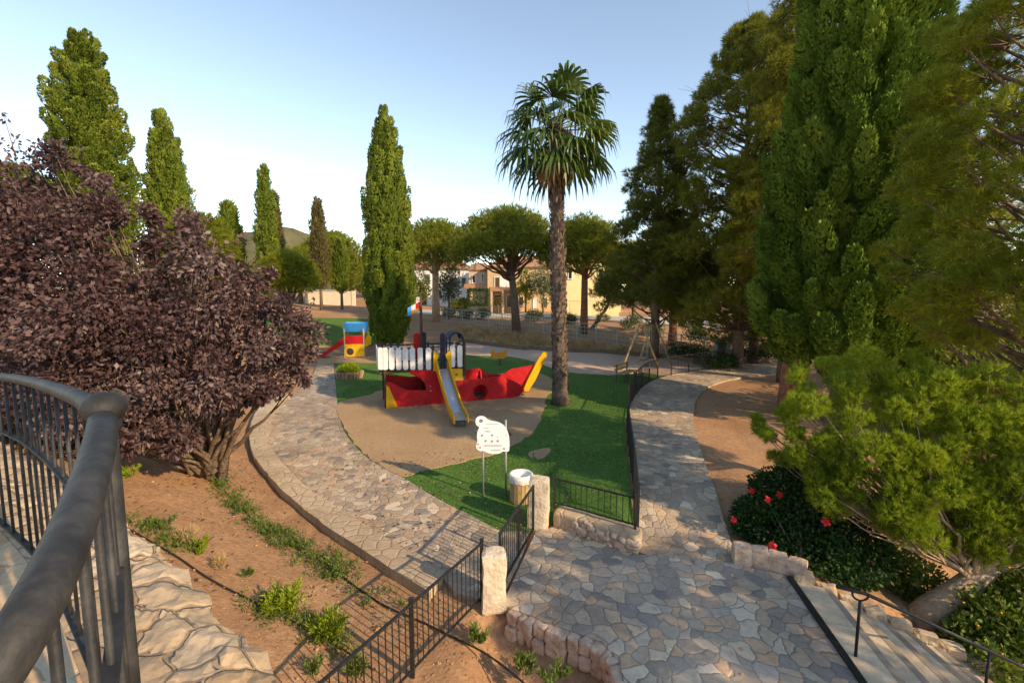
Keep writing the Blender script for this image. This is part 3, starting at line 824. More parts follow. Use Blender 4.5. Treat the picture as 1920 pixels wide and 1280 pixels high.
# ------------------------------------------------------------------ play ship
YAW = R(18)
so_ = G(722, 766); so_.z -= .02
ship = thing('play_ship', 'red wooden pirate ship climbing frame with white plank fence, mast and yellow bow', 'play ship', so_, YAW)
EX, EY = Vector((math.cos(YAW), math.sin(YAW), 0)), Vector((-math.sin(YAW), math.cos(YAW), 0))
def SL(zx, zy, Y=0.0, dX=0.0, dY=1.0):
    """measure: enlarged-photo coordinates -> ship (X, Y, Z) on the vertical plane through (0, Y) along (1, dX)"""
    r = Vector(ray(600 + zx / 4, 540 + zy / 4)); c = Vector((0, 0, CZ)) - so_
    # local
    rx, ry = r.dot(EX), r.dot(EY); cx, cy = c.dot(EX), c.dot(EY)
    # y = Y + dX * x
    k = (Y + dX * cx - cy) / (ry - dX * rx)
    return Vector((cx + rx * k, cy + ry * k, c.z + r.z * k))
def xz(l, Y=0.0, dX=0.0): return [((q := SL(a, b, Y, dX)).x, max(q.z, -.05)) for a, b in l]
def panel(mb, pts, Y, th, holes=(), dX=0.0):
    u = Vector((1, dX, 0)); mb.prism(pts, (0, Y + th / 2, 0), u, (0, 0, 1), th, 0, holes)
def circ(c, r, n=20): return [(c[0] + r * math.cos(2 * PI * k / n), c[1] + r * math.sin(2 * PI * k / n)) for k in range(n)]

hc = xz([(1205, 775)])[0]
front = xz([(497, 702), (545, 712), (600, 745), (655, 764), (795, 766), (790, 722), (762, 682), (702, 652), (672, 640), (672, 612), (885, 612), (888, 695), (1000, 690), (1180, 682), (1310, 667), (1372, 668), (1440, 690), (1500, 722), (1535, 765), (1505, 790), (1440, 820), (1280, 850), (1060, 878), (890, 903), (820, 908), (640, 897), (580, 880), (540, 805)])
mb = MB(); panel(mb, front, 0, .05, [circ(hc, .33)]); mb.build('hull_side', M['red'], ship)
mb = MB(); mb.tube([(hc[0] + .335 * math.cos(q), -.03, hc[1] + .335 * math.sin(q)) for q in np.linspace(0, 2 * PI, 25)], .022, 6, cap=False); mb.build('porthole_ring', M['red'], ship, smooth=True)
back = xz([(1085, 612), (1190, 600), (1228, 615), (1262, 642), (1380, 642), (1430, 606), (1600, 576), (1626, 570), (1560, 720), (1500, 760), (1085, 740)], 1.9, -.16)
back = back[:8] + [(back[8][0], .3), (back[9][0], .02), (back[10][0], .02)]
mb = MB(); panel(mb, back, 1.9, .05, (), -.16); mb.build('hull_side', M['red'], ship)
mb = MB(); panel(mb, [(.15, 0), (2.6, 0), (2.6, 1.05), (1.2, 1.0), (.15, 1.15)], 1.6, .05); mb.build('hull_side', M['red'], ship)
mb = MB(); mb.box((3.3, .9, .16), (5.6, 1.5, .05)); mb.build('hull_floor', M['darkwood'], ship)
# cross bulkheads
mb = MB(); mb.prism([(.06, .0), (1.5, 0), (1.5, 1.2), (1.1, 1.2), (1.0, .75), (.5, .75), (.4, 1.2), (.06, 1.2)], (4.3, 0, 0), (0, 1, 0), (0, 0, 1), .05); mb.build('bulkhead', M['red'], ship)
plank = xz([(1518, 772), (1560, 768), (1610, 690), (1705, 487), (1694, 477), (1672, 478), (1636, 525), (1552, 690)], .75)
mb = MB(); panel(mb, plank, .75, .16); mb.build('bow_post', M['yellow'], ship, bevel=.02)
mb = MB(); panel(mb, xz([(497, 722), (516, 740), (582, 888), (497, 900)]), -.04, .06); mb.build('stern_fin', M['yellow'], ship)
mb = MB(); panel(mb, xz([(980, 602), (1066, 602), (1066, 692), (984, 692)]), -.04, .04, [circ(xz([(1020, 646)])[0], .05, 12)]); mb.build('side_panel', M['yellow'], ship)
for px_, y0, Yp in ((480, 430, .03), (848, 430, .03), (1083, 400, .03), (480, 430, 1.5), (848, 430, 1.5), (1083, 400, 1.5)):
    q = SL(px_, y0, 0.03)
    mb = MB(); mb.box((q.x, Yp, q.z / 2 - .03), (.09, .09, q.z + .06)); mb.build('post', M['darkwood'], ship)
xl, xr = SL(440, 600).x, SL(1085, 600).x
mb = MB(); mb.box(((xl + xr) / 2, .78, 1.5), (xr - xl - .04, 1.42, .07)); mb.build('deck', M['darkwood'], ship)
def board(mb, x, y, z0, z1, w, along=(1, 0, 0)):
    r = w / 2; poly = [(-r, z0 + r * .5), (-r * .6, z0), (r * .6, z0), (r, z0 + r * .5), (r, z1 - r * .6), (r * .6, z1), (-r * .6, z1), (-r, z1 - r * .6)]
    mb.prism(poly, (x, y, 0), along, (0, 0, 1), .03)
for cx in (452, 487, 535, 587, 638, 692, 750, 811, 992, 1047):
    a, b = SL(cx, 446 if cx < 900 else 428, -.06), SL(cx, 612 if cx < 900 else 592, -.06)
    mb = MB(); board(mb, a.x, -.06, b.z, a.z, .21); mb.build('fence_board', M['whitep'], ship)
zt, zb = SL(600, 455).z, SL(600, 590).z
for k in range(6):
    mb = MB(); board(mb, xl - .04, .15 + k * .25, zb - .12, zt + .04, .2, (0, 1, 0)); mb.build('fence_board', M['whitep'], ship)
for k in range(12):
    mb = MB(); board(mb, xl + .15 + k * .3, 1.56, zb - .12, zt + .04, .2); mb.build('fence_board', M['whitep'], ship)
x_a, x_b = SL(848, 500).x, SL(975, 500).x
mb = MB()
for z in (zt, zb):
    mb.bar((xl, -.015, z), (x_a, -.015, z), .03, .07); mb.bar((x_b, -.015, z), (xr, -.015, z), .03, .07)
    mb.bar((xl, 1.5, z), (xr, 1.5, z), .03, .07); mb.bar((xl, 0, z), (xl, 1.5, z), .03, .07); mb.bar((xr, 0, z), (xr, 1.5, z), .03, .07)
mb.bar((x_a, -.02, zt + .02), (x_b, -.02, zt + .02), .035, .035)
mb.build('fence_rail', M['darkwood'], ship)
mb = MB(); panel(mb, xz([(850, 470), (862, 476), (893, 500), (878, 545), (896, 600), (872, 622), (850, 622)], -.09), -.09, .04); mb.build('slide_gate', M['yellow'], ship)
mb = MB(); panel(mb, xz([(975, 470), (962, 476), (940, 500), (955, 545), (950, 600), (985, 622), (985, 470)], -.09), -.09, .04); mb.build('slide_gate', M['yellow'], ship)
# mast with pennant, curved side panels round the helm
q = SL(762, 430, .9)
mb = MB(); mb.tube([(q.x, .9, .1), (q.x, .9, 3.2), (q.x, .9, SL(758, 60, .9).z)], [.07, .065, .05], 12); mb.build('mast', M['darkwood'], ship, smooth=True)
fz = SL(758, 100, .9).z
fl = MB()
for i, (a, b) in enumerate(((0, .17), (.17, .34), (.34, .5))):
    dz = [-.02, -.1, -.19, -.27]
    fl.add([(q.x - .05 - a, .9 + .03 * i, fz + dz[i]), (q.x - .05 - b, .9 + .03 * (i + 1), fz + dz[i + 1]), (q.x - .05 - b, .9 + .03 * (i + 1), fz + dz[i + 1] - .22), (q.x - .05 - a, .9 + .03 * i, fz + dz[i] - .24)], [(0, 1, 2, 3)], i)
    fl.add([(q.x - .05 - a, .93 + .03 * i, fz + dz[i] - .24), (q.x - .05 - b, .93 + .03 * (i + 1), fz + dz[i + 1] - .22), (q.x - .05 - b, .94 + .03 * (i + 1), fz + dz[i + 1] - .36), (q.x - .05 - a, .94 + .03 * i, fz + dz[i] - .38)], [(0, 1, 2, 3)], 3 if i < 2 else 2)
fo = fl.build('pennant', [M['red'], M['whitep'], M['blue'], M['orange']], ship)
sm = fo.modifiers.new('thickness', 'SOLIDIFY'); sm.thickness = .008
def arch(mb, x0, x1, z0, z1, Y, th):
    n = 10; c = (x0 + x1) / 2; r = (x1 - x0) / 2
    mb.prism([(x0, z0), (x1, z0)] + [(c + r * math.cos(PI * k / n), z1 - r + r * math.sin(PI * k / n)) for k in range(n + 1)], (0, Y, 0), (1, 0, 0), (0, 0, 1), th)
a, b = SL(702, 430, 1.3), SL(750, 350, 1.3); mb = MB(); arch(mb, a.x, b.x, a.z - .6, b.z + .1, 1.3, .06); mb.build('helm_panel', M['red'], ship)
a, b = SL(765, 430, 1.35), SL(795, 345, 1.35); mb = MB(); arch(mb, a.x, b.x, a.z - .6, b.z + .1, 1.35, .06); mb.build('helm_panel', M['navy'], ship)
a, b = SL(945, 430, 1.0), SL(1052, 318, 1.0)
mb = MB(); n = 12; c = (a.x + b.x) / 2; r = (b.x - a.x) / 2
for Yq in (.25, 1.15):
    mb.prism([(c + r * math.cos(PI * k / n), b.z - r + r * 1.0 * math.sin(PI * k / n)) for k in range(n + 1)] + [(c - r, a.z - .75), (c - r * .8, a.z - .75), (c - r * .8, b.z - r)] + [(c + .8 * r * math.cos(PI * (n - k) / n), b.z - r + .78 * r * math.sin(PI * (n - k) / n)) for k in range(1, n)] + [(c + r * .8, b.z - r), (c + r * .8, a.z - .75), (c + r, a.z - .75)], (0, Yq, 0), (1, 0, 0), (0, 0, 1), .05)
vs = []
for k in range(n + 1):
    w = PI * k / n
    for Yq in (.22, 1.2): vs.append((c + r * 1.01 * math.cos(w), Yq, b.z - r + r * 1.01 * math.sin(w)))
mb.add(vs, [(2 * k, 2 * k + 1, 2 * k + 3, 2 * k + 2) for k in range(n)])
mb.build('hood', M['navy'], ship)
a, b = SL(900, 430, .15), SL(935, 345, .15); mb = MB(); arch(mb, a.x, b.x, a.z - .85, b.z + .05, .15, .08); mb.build('hood_post', M['navy'], ship)
# slide
xs_ = (x_a + x_b) / 2
sl = [(.02, 1.52), (-.22, 1.5), (-1.35, .93), (-2.35, .42), (-2.65, .31), (-3.1, .25), (-3.42, .23)]
drift = lambda y: xs_ + (-y) * .03
mb = MB(); vs = []
for y, z in sl:
    for dx, dz in ((-.22, .05), (-.2, 0), (.2, 0), (.22, .05)): vs.append((drift(y) + dx, y, z + dz))
mb.add(vs, [(i * 4 + k, i * 4 + k + 1, i * 4 + k + 5, i * 4 + k + 4) for i in range(len(sl) - 1) for k in range(3)])
o = mb.build('slide_bed', M['steel'], ship, smooth=False); m_ = o.modifiers.new('thickness', 'SOLIDIFY'); m_.thickness = .02
for sgn in (-1, 1):
    mb = MB(); vs = []
    for i, (y, z) in enumerate(sl):
        h0, h1 = (-.05, .26) if i < 6 else (-.12, .12)
        if i == 0: h1 = .55
        if i == 1: h1 = .36
        for dx, dz in ((.225, h0), (.225, h1), (.275, h1), (.275, h0)): vs.append((drift(y) + sgn * dx, y, z + dz))
    mb.add(vs, [(i * 4 + k, i * 4 + (k + 1) % 4, i * 4 + 4 + (k + 1) % 4, i * 4 + 4 + k) for i in range(len(sl) - 1) for k in range(4)] + [(0, 1, 2, 3), tuple((len(sl) - 1) * 4 + k for k in (3, 2, 1, 0))])
    mb.build('slide_side', M['yellow'], ship)
mb = MB(); mb.box((drift(-3.3), -3.25, .09), (.4, .06, .22)); mb.build('slide_foot', M['darkgrey'], ship)
mb = MB()
for cxp, cyp in ((828, 735), (832, 770), (838, 885), (1180, 645), (1408, 825), (720, 880), (960, 880)):
    a = SL(cxp, cyp, -.03); mb.blob((a.x, -.03 if cxp != 1180 else -.03, max(.05, a.z)), (.022, .012, .022), 1, 0)
mb.build('bolt_caps', M['whitep'], ship)

# ------------------------------------------------------------------ playhouse with red slide beside the cypress
ph0 = G(668, 668); ph = thing('playhouse_slide', 'small playhouse with blue roof, yellow wall and red slide by the cypress', 'playhouse', ph0, R(8))
k = 880 / ph0.y
mb = MB()
for x, y in ((-.62, -.5), (.62, -.5), (-.62, .6), (.62, .6)):
    mb = MB(); mb.box((x, y, .95), (.09, .09, 1.95)); mb.build('post', M['wood'], ph)
mb = MB(); mb.prism([(-.75, 1.72), (.8, 1.72), (.72, 2.3), (-.68, 2.3)], (0, -.66, 0), (1, 0, 0), (0, .55, 1), .05); mb.prism([(-.75, 1.72), (.8, 1.72), (.72, 2.3), (-.68, 2.3)], (0, .76, 0), (1, 0, 0), (0, -.55, 1), .05); mb.build('roof', M['blue'], ph)
mb = MB(); mb.box((.02, -.5, 1.2), (1.2, .05, .55)); mb.build('upper_panel', M['red'], ph)
mb = MB(); mb.prism([(-.6, .05), (.62, .05), (.62, .9), (-.6, .9)], (0, -.5, 0), (1, 0, 0), (0, 0, 1), .05, 0, [circ((-.28, .4), .24, 16)]); mb.build('lower_panel', M['yellow'], ph)
mb = MB(); mb.box((.0, .05, .92), (1.2, 1.1, .06)); mb.build('deck', M['darkwood'], ph)
mb = MB(); mb.prism([(-.12, .7), (.25, .85), (.3, 1.35), (.1, 1.5), (-.12, 1.2)], (.8, -.4, 0), (1, 0, 0), (0, 0, 1), .05); mb.build('side_wing', M['yellow'], ph)
mb = MB()
for y in (-.45, .1): mb.prism([(-.62, 1.45), (-.62, .95), (-1.95, .12), (-2.3, .08), (-2.3, .32), (-1.9, .4)], (0, y, 0), (1, 0, 0), (0, 0, 1), .05)
mb.prism([(-.62, .95), (-1.95, .12), (-2.3, .08), (-2.3, .12), (-1.94, .17), (-.62, 1.0)], (0, .1, 0), (1, 0, 0), (0, 0, 1), .55); mb.build('slide', M['red'], ph)

# ------------------------------------------------------------------ swing frame
f1, f2, f3 = G(1163, 696), G(1237, 691), G(1196, 680)
sw0 = (f1 + f2) / 2; sw = thing('swing_frame', 'tall wooden swing frame with sloping legs on pink gravel', 'swing', sw0)
ap = Vector((0, .2, 2.55)); ap2 = (f3 - sw0) + Vector((1.05, .3, 2.55))
for a, b in ((f1 - sw0, ap + Vector((-.1, 0, 0))), (f2 - sw0, ap + Vector((.1, 0, 0))), (f3 - sw0, ap2 + Vector((-.1, 0, 0))), (f3 - sw0 + Vector((2.1, .1, 0)), ap2 + Vector((.1, 0, 0)))):
    mb = MB(); mb.tube([a - Vector((0, 0, .1)), b], .055, 10); mb.build('leg', M['wood'], sw, smooth=True)
mb = MB(); mb.tube([ap + Vector((-.05, -.3, -.03)), ap2 + Vector((.05, .3, -.03))], .06, 10); mb.build('beam', M['wood'], sw, smooth=True)
for t in (.33, .68):
    c = ap + (ap2 - ap) * t
    mb = MB(); mb.box((c.x, c.y, .42), (.45, .18, .04), .6); mb.build('seat', M['darkgrey'], sw)
    for s in (-.15, .15):
        mb = MB(); mb.tube([(c.x + s * .8, c.y + s * .5, .43), (c.x + s * .8, c.y + s * .5, 2.5)], .012, 5); mb.build('chain', M['galv'], sw)

# ------------------------------------------------------------------ rules sign
def zs(X, Y): return (860 + X / 6.4, 760 + Y / 6.4)
sg0 = G(928, 931); sg = thing('playground_sign', 'white sheep shaped rules sign on two thin steel posts standing on lawn', 'sign', sg0)
DS = sg0.y
def sp(X, Y, dy=0.0):
    p = P(*zs(X, Y), DS) - sg0; return (p.x, p.z)
outl = [(203, 195), (212, 150), (252, 125), (308, 130), (345, 163), (392, 180), (470, 195), (540, 235), (588, 310), (608, 400), (608, 520), (590, 550), (532, 550), (480, 574), (380, 574), (300, 546), (252, 541), (215, 512), (212, 470), (226, 430), (220, 380), (226, 310), (246, 258), (215, 236)]
bp_ = smooth_poly([sp(*q) for q in outl], .02)
mb = MB(); mb.prism(bp_, (0, 0, 0), (1, 0, 0), (0, 0, 1), .012); board_o = mb.build('board', M['signwhite'], sg)
for X in (290, 565):
    a = sp(X, 540); b = sp(X + 12, 1105)
    mb = MB(); mb.tube([(a[0], .035, a[1] + .75), (a[0], .035, 0 - .05)], .026, 12); mb.build('post', M['galv'], sg, smooth=True)
def mark(mb, X0, Y0, X1, Y1, mi=0):
    a, b = sp(X0, Y0), sp(X1, Y1); mb.box(((a[0] + b[0]) / 2, -.016, (a[1] + b[1]) / 2), (abs(b[0] - a[0]), .004, abs(b[1] - a[1])), mi=mi)
mb = MB()
random.seed(5)
for y, x0, x1 in ((218, 330, 480), (300, 320, 385), (312, 330, 380), (472, 300, 520), (484, 300, 520), (528, 380, 510), (538, 395, 500), (352, 560, 585), (268, 300, 360), (372, 455, 480)):
    x = x0
    while x < x1:
        w = random.uniform(6, 22); mark(mb, x, y - 2.5, min(x + w, x1), y + 2.5); x += w + 5
mb.build('text_lines', M['ink'], board_o)
for x, y in ((282, 355), (402, 352), (325, 420), (400, 425), (470, 422), (545, 515)):
    c = sp(x, y); mb = MB()
    mb.prism([(c[0] + .028 * math.cos(t), c[1] + .028 * math.sin(t)) for t in np.linspace(0, 2 * PI, 13)[:-1]], (0, -.014, 0), (1, 0, 0), (0, 0, 1), .004, 0, [[(c[0] + .021 * math.cos(t), c[1] + .021 * math.sin(t)) for t in np.linspace(0, 2 * PI, 13)[:-1]]])
    mark(mb, x - 4, y - 10, x + 4, y + 10); mark(mb, x - 9, y - 3, x + 9, y + 1)
    mb.build('pictogram', M['ink'], board_o)
mb = MB(); c = sp(270, 180)
for t in range(6):
    q = (c[0] + .028 * math.cos(t * PI / 3), c[1] + .026 * math.sin(t * PI / 3))
    mb.prism(circ(q, .017, 8), (0, -.014 - .001 * t, 0), (1, 0, 0), (0, 0, 1), .004)
mb.build('flower_mark', M['inkp'], board_o)
mb = MB()
for x, y in ((235, 462), (258, 502), (232, 500)): mb.prism(circ(sp(x, y), .02 if x != 232 else .011, 10), (0, -.014, 0), (1, 0, 0), (0, 0, 1), .004)
mb.build('red_marks', M['inkr'], board_o)
random.seed(9)
# ------------------------------------------------------------------ litter bin
b0 = G(977, 938); bn = thing('litter_bin', 'round timber slat litter bin with white plastic liner folded over rim', 'bin', b0)
mb = MB()
for k in range(18):
    w = 2 * PI * k / 18; mb.box((.255 * math.cos(w), .255 * math.sin(w), .31), (.028, .082, .6 + random.uniform(-.01, .01)), w)
mb.build('slats', M['wood'], bn)
mb = MB(); mb.lathe([(.235, .02), (.235, .62), (.225, .62), (.225, .05), (.0, .05)], n=24, cap=False); mb.build('inner_can', M['darkgrey'], bn, smooth=True)
V = []; F = []; n = 40
prof = [(.285, .50), (.295, .58), (.292, .66), (.262, .69), (.222, .67), (.205, .56), (.18, .40), (.0, .34)]
for r_, z in prof:
    for k in range(n):
        w = 2 * PI * k / n; j = 1 + .035 * noise.noise(Vector((math.cos(w) * 4, math.sin(w) * 4, z * 6))) * (1 if r_ > .1 else 0)
        V.append((r_ * j * math.cos(w), r_ * j * math.sin(w), z + (.03 * noise.noise(Vector((math.cos(w) * 3, math.sin(w) * 3, 8))) if z < .52 else 0)))
for i in range(len(prof) - 1):
    for k in range(n): F.append((i * n + k, i * n + (k + 1) % n, (i + 1) * n + (k + 1) % n, (i + 1) * n + k))
mb = MB(); mb.add(V, F); ln = mb.build('liner', M['bag'], bn, smooth=True)
mb = MB(); mb.blob((.31, -.06, .56), (.07, .04, .035), 2, .5, 2); mb.build('knot', M['bag'], ln, smooth=True)

# ------------------------------------------------------------------ spring rider, bench, planter, stick
q0 = G(937, 684); rd = thing('spring_rider', 'small orange rocking toy on a spring standing on the far lawn', 'spring rider', q0)
mb = MB(); mb.tube([(.1 * math.cos(t), .1 * math.sin(t), t * .017) for t in np.linspace(0, 8 * PI, 60)], .018, 6); mb.build('spring', M['darkgrey'], rd, smooth=True)
mb = MB()
for y in (-.16, .13): mb.prism([(-.5, .5), (-.25, .42), (.25, .42), (.42, .55), (.5, .95), (.38, 1.0), (.2, .78), (-.2, .74), (-.42, .95), (-.56, .8)], (0, y, 0), (1, 0, 0), (0, 0, 1), .03)
mb.build('side_panel', M['orange'], rd)
mb = MB(); mb.box((0, 0, .62), (.35, .3, .05)); mb.build('seat', M['darkwood'], rd)
q0 = G(1175, 713); bn = thing('park_bench', 'pale sunlit timber bench beside the curved black fence', 'bench', q0, R(52))
mb = MB()
for y in (-.17, 0, .17): mb.box((0, y, .45), (1.6, .14, .04))
mb.build('seat', M['wood'], bn)
mb = MB()
for z in (.62, .8): mb.box((0, .3, z), (1.6, .03, .13))
mb.build('backrest', M['wood'], bn)
for x in (-.6, .6):
    mb = MB(); mb.box((x, -.14, .21), (.06, .06, .44)); mb.box((x, .28, .43), (.06, .05, .88)); mb.box((x, .05, .41), (.05, .4, .05)); mb.build('leg', M['darkgrey'], bn)
mb = MB(); a = G(940, 803); b = G(958, 818); mb.tube([a + Vector((0, 0, .05)), (a + b) / 2 + Vector((.03, 0, .07)), b + Vector((0, 0, .05))], [.035, .045, .03], 7, wob=.2)
tag(mb.build('stick', M['bark']), 'dark broken stick lying on sand near slide', 'stick')
q0 = G(655, 708); pl = thing('round_planter', 'round planter of pale upright stakes with green shrub beside the lawn', 'planter', q0)
mb = MB()
for k in range(22):
    w = 2 * PI * k / 22; mb.tube([(.62 * math.cos(w), .62 * math.sin(w), -.05), (.72 * math.cos(w), .72 * math.sin(w), .36)], .055, 7)
mb.build('stakes', M['palebark'], pl)
mb = MB(); mb.lathe([(.6, .0), (.64, .26), (.0, .28)], n=20, cap=False); mb.build('soil_fill', M['soil'], pl)
lv = Leaves(); n = 900; d = rdir(n); d[:, 2] = np.abs(d[:, 2]); p = d * np.array([.55, .55, .45]) * RNG.uniform(.5, 1, (n, 1)) + np.array([0, 0, .3])
lv.add(p, d + np.array([0, 0, .6]), RNG.uniform(.12, .2, n), .06, RNG.uniform(.1, 1, n)); lv.build('foliage', M['bright'], pl)

# ------------------------------------------------------------------ houses beyond the pines
def house(name, label, pxl, pxr, ytop, d, depth, wall, roof_h=1.3, ybase=600, over=.35, rz=0.0, flatroof=False):
    a = P(pxl, ytop, d); b = P(pxr, ytop, d); zt_ = a.z; z0 = zf1((a.x + b.x) / 2, d) - .3
    c = Vector(((a.x + b.x) / 2, d, z0)); w = b.x - a.x; h = zt_ - z0
    t = thing(name, label, 'house', c, rz)
    mb = MB(); mb.box((0, depth / 2, h / 2), (w, depth, h)); mb.build('wall', wall, t)
    mb = MB()
    if flatroof: mb.box((0, depth / 2, h + .2), (w + .2, depth + .2, .4)); rm = wall
    else:
        e = over; rm = M['rooftile']
        mb.add([(-w / 2 - e, -e, h), (w / 2 + e, -e, h), (w / 2 + e, depth + e, h), (-w / 2 - e, depth + e, h), (-w / 4, depth / 2, h + roof_h), (w / 4, depth / 2, h + roof_h)], [(0, 1, 5, 4), (1, 2, 5), (2, 3, 4, 5), (3, 0, 4), (3, 2, 1, 0)])
        mb.box((0, depth / 2, h - .06), (w + 2 * e - .1, depth + 2 * e - .1, .1))
    mb.build('roof', rm, t)
    def opening(px0, py0, px1, py1, nm='window', fill=None, sill=True):
        q0 = P(px0, py0, d) - c; q1 = P(px1, py1, d) - c
        x0, x1, za, zb2 = q0.x, q1.x, q1.z, q0.z
        mb = MB(); cx, cz = (x0 + x1) / 2, (za + zb2) / 2; ww, hh = x1 - x0, zb2 - za
        for s in (-1, 1): mb.box((cx + s * (ww / 2 + .03), -.04, cz), (.09, .1, hh + .12))
        mb.box((cx, -.04, zb2 + .03), (ww - .04, .1, .09))
        if sill: mb.box((cx, -.07, za - .05), (ww + .25, .18, .08))
        f = mb.build(nm, M['hwhite'] if wall is not M['hwhite'] else M['grey'], t)
        mb = MB(); mb.box((cx, -.012, cz), (ww, .03, hh)); mb.box((cx, -.03, cz), (.05, .04, hh)); mb.build('pane' if nm == 'window' else 'leaf', fill or M['glass'], f)
    return t, c, w, h, opening
t, c, w, h, op = house('white_house', 'white house with tiled roof half hidden behind leftmost umbrella pine', 768, 882, 503, 68, 8, M['hwhite'], 1.6)
op(776, 516, 781, 533); op(797, 515, 806, 530); op(846, 520, 852, 530); op(866, 521, 873, 536); op(790, 550, 800, 572, 'door', M['shutter'], False); op(845, 552, 852, 570)
t, c, w, h, op = house('tan_house', 'tan house with recessed balcony and tiled porch behind the middle umbrella pine', 914, 1046, 500, 60, 9, M['htan'], 1.7)
op(928, 520, 937, 540, 'door', M['shutter'], False); op(990, 524, 995, 538); op(1005, 522, 1013, 536); op(926, 553, 940, 572, 'door', M['shutter'], False); op(950, 553, 960, 575, 'door', M['glass'], False); op(1000, 560, 1008, 578, 'door', M['hwhite'], False); op(1018, 558, 1026, 576, 'door', M['shutter'], False); op(973, 556, 981, 572)
q0, q1 = P(938, 517, 60) - c, P(963, 541, 60) - c
mb = MB(); mb.box(((q0.x + q1.x) / 2, -.03, (q0.z + q1.z) / 2), (q1.x - q0.x, .06, q0.z - q1.z)); mb.build('balcony_screen', M['hwhite'], t)
q0, q1 = P(920, 543, 60) - c, P(988, 548, 60) - c
mb = MB(); mb.add([(q0.x, 0, q0.z + .35), (q1.x, 0, q0.z + .35), (q1.x, -2.2, q0.z - .05), (q0.x, -2.2, q0.z - .05), (q0.x, 0, q0.z + .2), (q1.x, 0, q0.z + .2), (q1.x, -2.2, q0.z - .2), (q0.x, -2.2, q0.z - .2)], [(0, 1, 2, 3), (7, 6, 5, 4), (3, 2, 6, 7), (0, 3, 7, 4), (2, 1, 5, 6)]); mb.build('porch_roof', M['rooftile'], t)
for x in np.linspace(q0.x + .2, q1.x - .2, 4):
    mb = MB(); mb.box((x, -2.05, (q0.z - .2) / 2), (.25, .25, q0.z - .2)); mb.build('porch_column', M['hpink'], t)
t, c, w, h, op = house('pinkish_house', 'narrow pinkish house wing between white house and tan house', 879, 915, 506, 61.5, 7, M['hpink'], 1.1, over=.2)
op(886, 517, 891, 530); op(903, 514, 907, 528)
q0, q1 = P(873, 532, 61.5) - c, P(893, 541, 61.5) - c
mb = MB(); mb.box(((q0.x + q1.x) / 2 - .1, -.5, (q0.z + q1.z) / 2), (q1.x - q0.x, .9, .55)); mb.build('balcony', M['rooftile'], t)
t, c, w, h, op = house('yellow_house', 'yellow house behind umbrella pine on the far right of the houses', 1056, 1166, 488, 60, 9, M['hyellow'], 1.6)
op(1066, 505, 1072, 522); op(1122, 504, 1130, 520); op(1136, 548, 1142, 562)
a, b = P(1068, 564, 54), P(1160, 598, 54); g0 = Vector((a.x, 54, zf1(a.x, 54) - .2))
mb = MB(); L = b.x - a.x; mb.box((L / 2, 0, (a.z - g0.z) / 2), (L, .25, a.z - g0.z)); mb.box((L / 2, 0, a.z - g0.z + .04), (L + .1, .34, .08))
o = tag(mb.build('garden_wall', M['hyellow']), 'bright yellow plastered garden wall in front of yellow house', 'wall'); o.location = g0
a, b = P(576, 546, 60), P(664, 582, 60); g0 = Vector((a.x, 60, zf1(a.x, 60) - .3)); L = b.x - a.x; hh = a.z - g0.z
cw = thing('garden_wall', 'cream boundary wall with grey capping behind far lawn, left of tall cypress', 'wall', g0)
mb = MB(); mb.box((L / 2, 0, hh / 2), (L, .3, hh)); mb.build('wall_face', M['hcream'], cw)
mb = MB(); mb.box((L / 2 - 1.2, 0, hh + .1), (L - 2.2, .4, .2)); mb.build('capping', M['grey'], cw)
mb = MB()
for x in (0, L): mb.box((x, -.02, hh / 2), (.4, .42, hh + .1))
mb.build('pier', M['hcream'], cw)

# mesh fence along the dry bank, and the low timber edging below it
mf = px([(838, 603), (880, 607), (925, 613), (975, 619), (1030, 627), (1090, 636), (1160, 646), (1240, 657), (1330, 668), (1420, 676)])
mfp = resample(mf, 18)
t = thing('mesh_fence', 'long pale wire mesh fence at top of dry bank in front of houses', 'fence', (mfp[0][0], mfp[0][1], 0))
o_ = Vector((mfp[0][0], mfp[0][1], 0))
pts3 = [Vector((x, y, zf1(x, y))) - o_ for x, y in mfp]
for p in pts3:
    mb = MB(); mb.tube([p - Vector((0, 0, .2)), p + Vector((0, 0, 1.35))], .045, 7); mb.build('post', M['mesh'], t)
for a, b in zip(pts3, pts3[1:]):
    mb = MB()
    for z in (.08, .4, .7, 1.0, 1.3): mb.bar(a + Vector((0, 0, z)), b + Vector((0, 0, z)), .03, .035 if z < 1.2 else .06)
    n = int((b - a).length / .28)
    for k in range(1, n): q = a + (b - a) * (k / n); mb.box((q.x, q.y, q.z + .68), (.022, .022, 1.25))
    mb.build('panel', M['mesh'], t)
te = resample(px([(862, 641), (900, 646), (980, 656), (1060, 660), (1150, 664), (1240, 671), (1300, 681)]), 26)
mb = MB()
for a, b in zip(te, te[1:]):
    za, zb_ = zf1(*a), zf1(*b); mb.bar((a[0], a[1], za + .1), (b[0], b[1], zb_ + .1), .16, .36)
tag(mb.build('timber_edging', M['bark']), 'low dark timber edging between pink gravel and dry bank', 'edging')
q0 = G(1353, 672); ub = thing('utility_cabinet', 'grey utility cabinet with dark door at end of mesh fence', 'cabinet', q0)
mb = MB(); mb.box((0, 0, .6), (.9, .4, 1.3)); mb.box((0, 0, 1.29), (1.0, .5, .08)); mb.build('case', M['grey'], ub)
mb = MB(); mb.box((-.12, -.22, .6), (.5, .03, 1.0)); mb.build('door', M['darkgrey'], ub)
# ------------------------------------------------------------------ trees
def base_at(px_, d, sink=.1):
    x = P(px_, 600, d).x
    return Vector((x, d, zf1(x, d) - sink))

def axis_x(px_, py_, d): return P(px_, py_, d).x

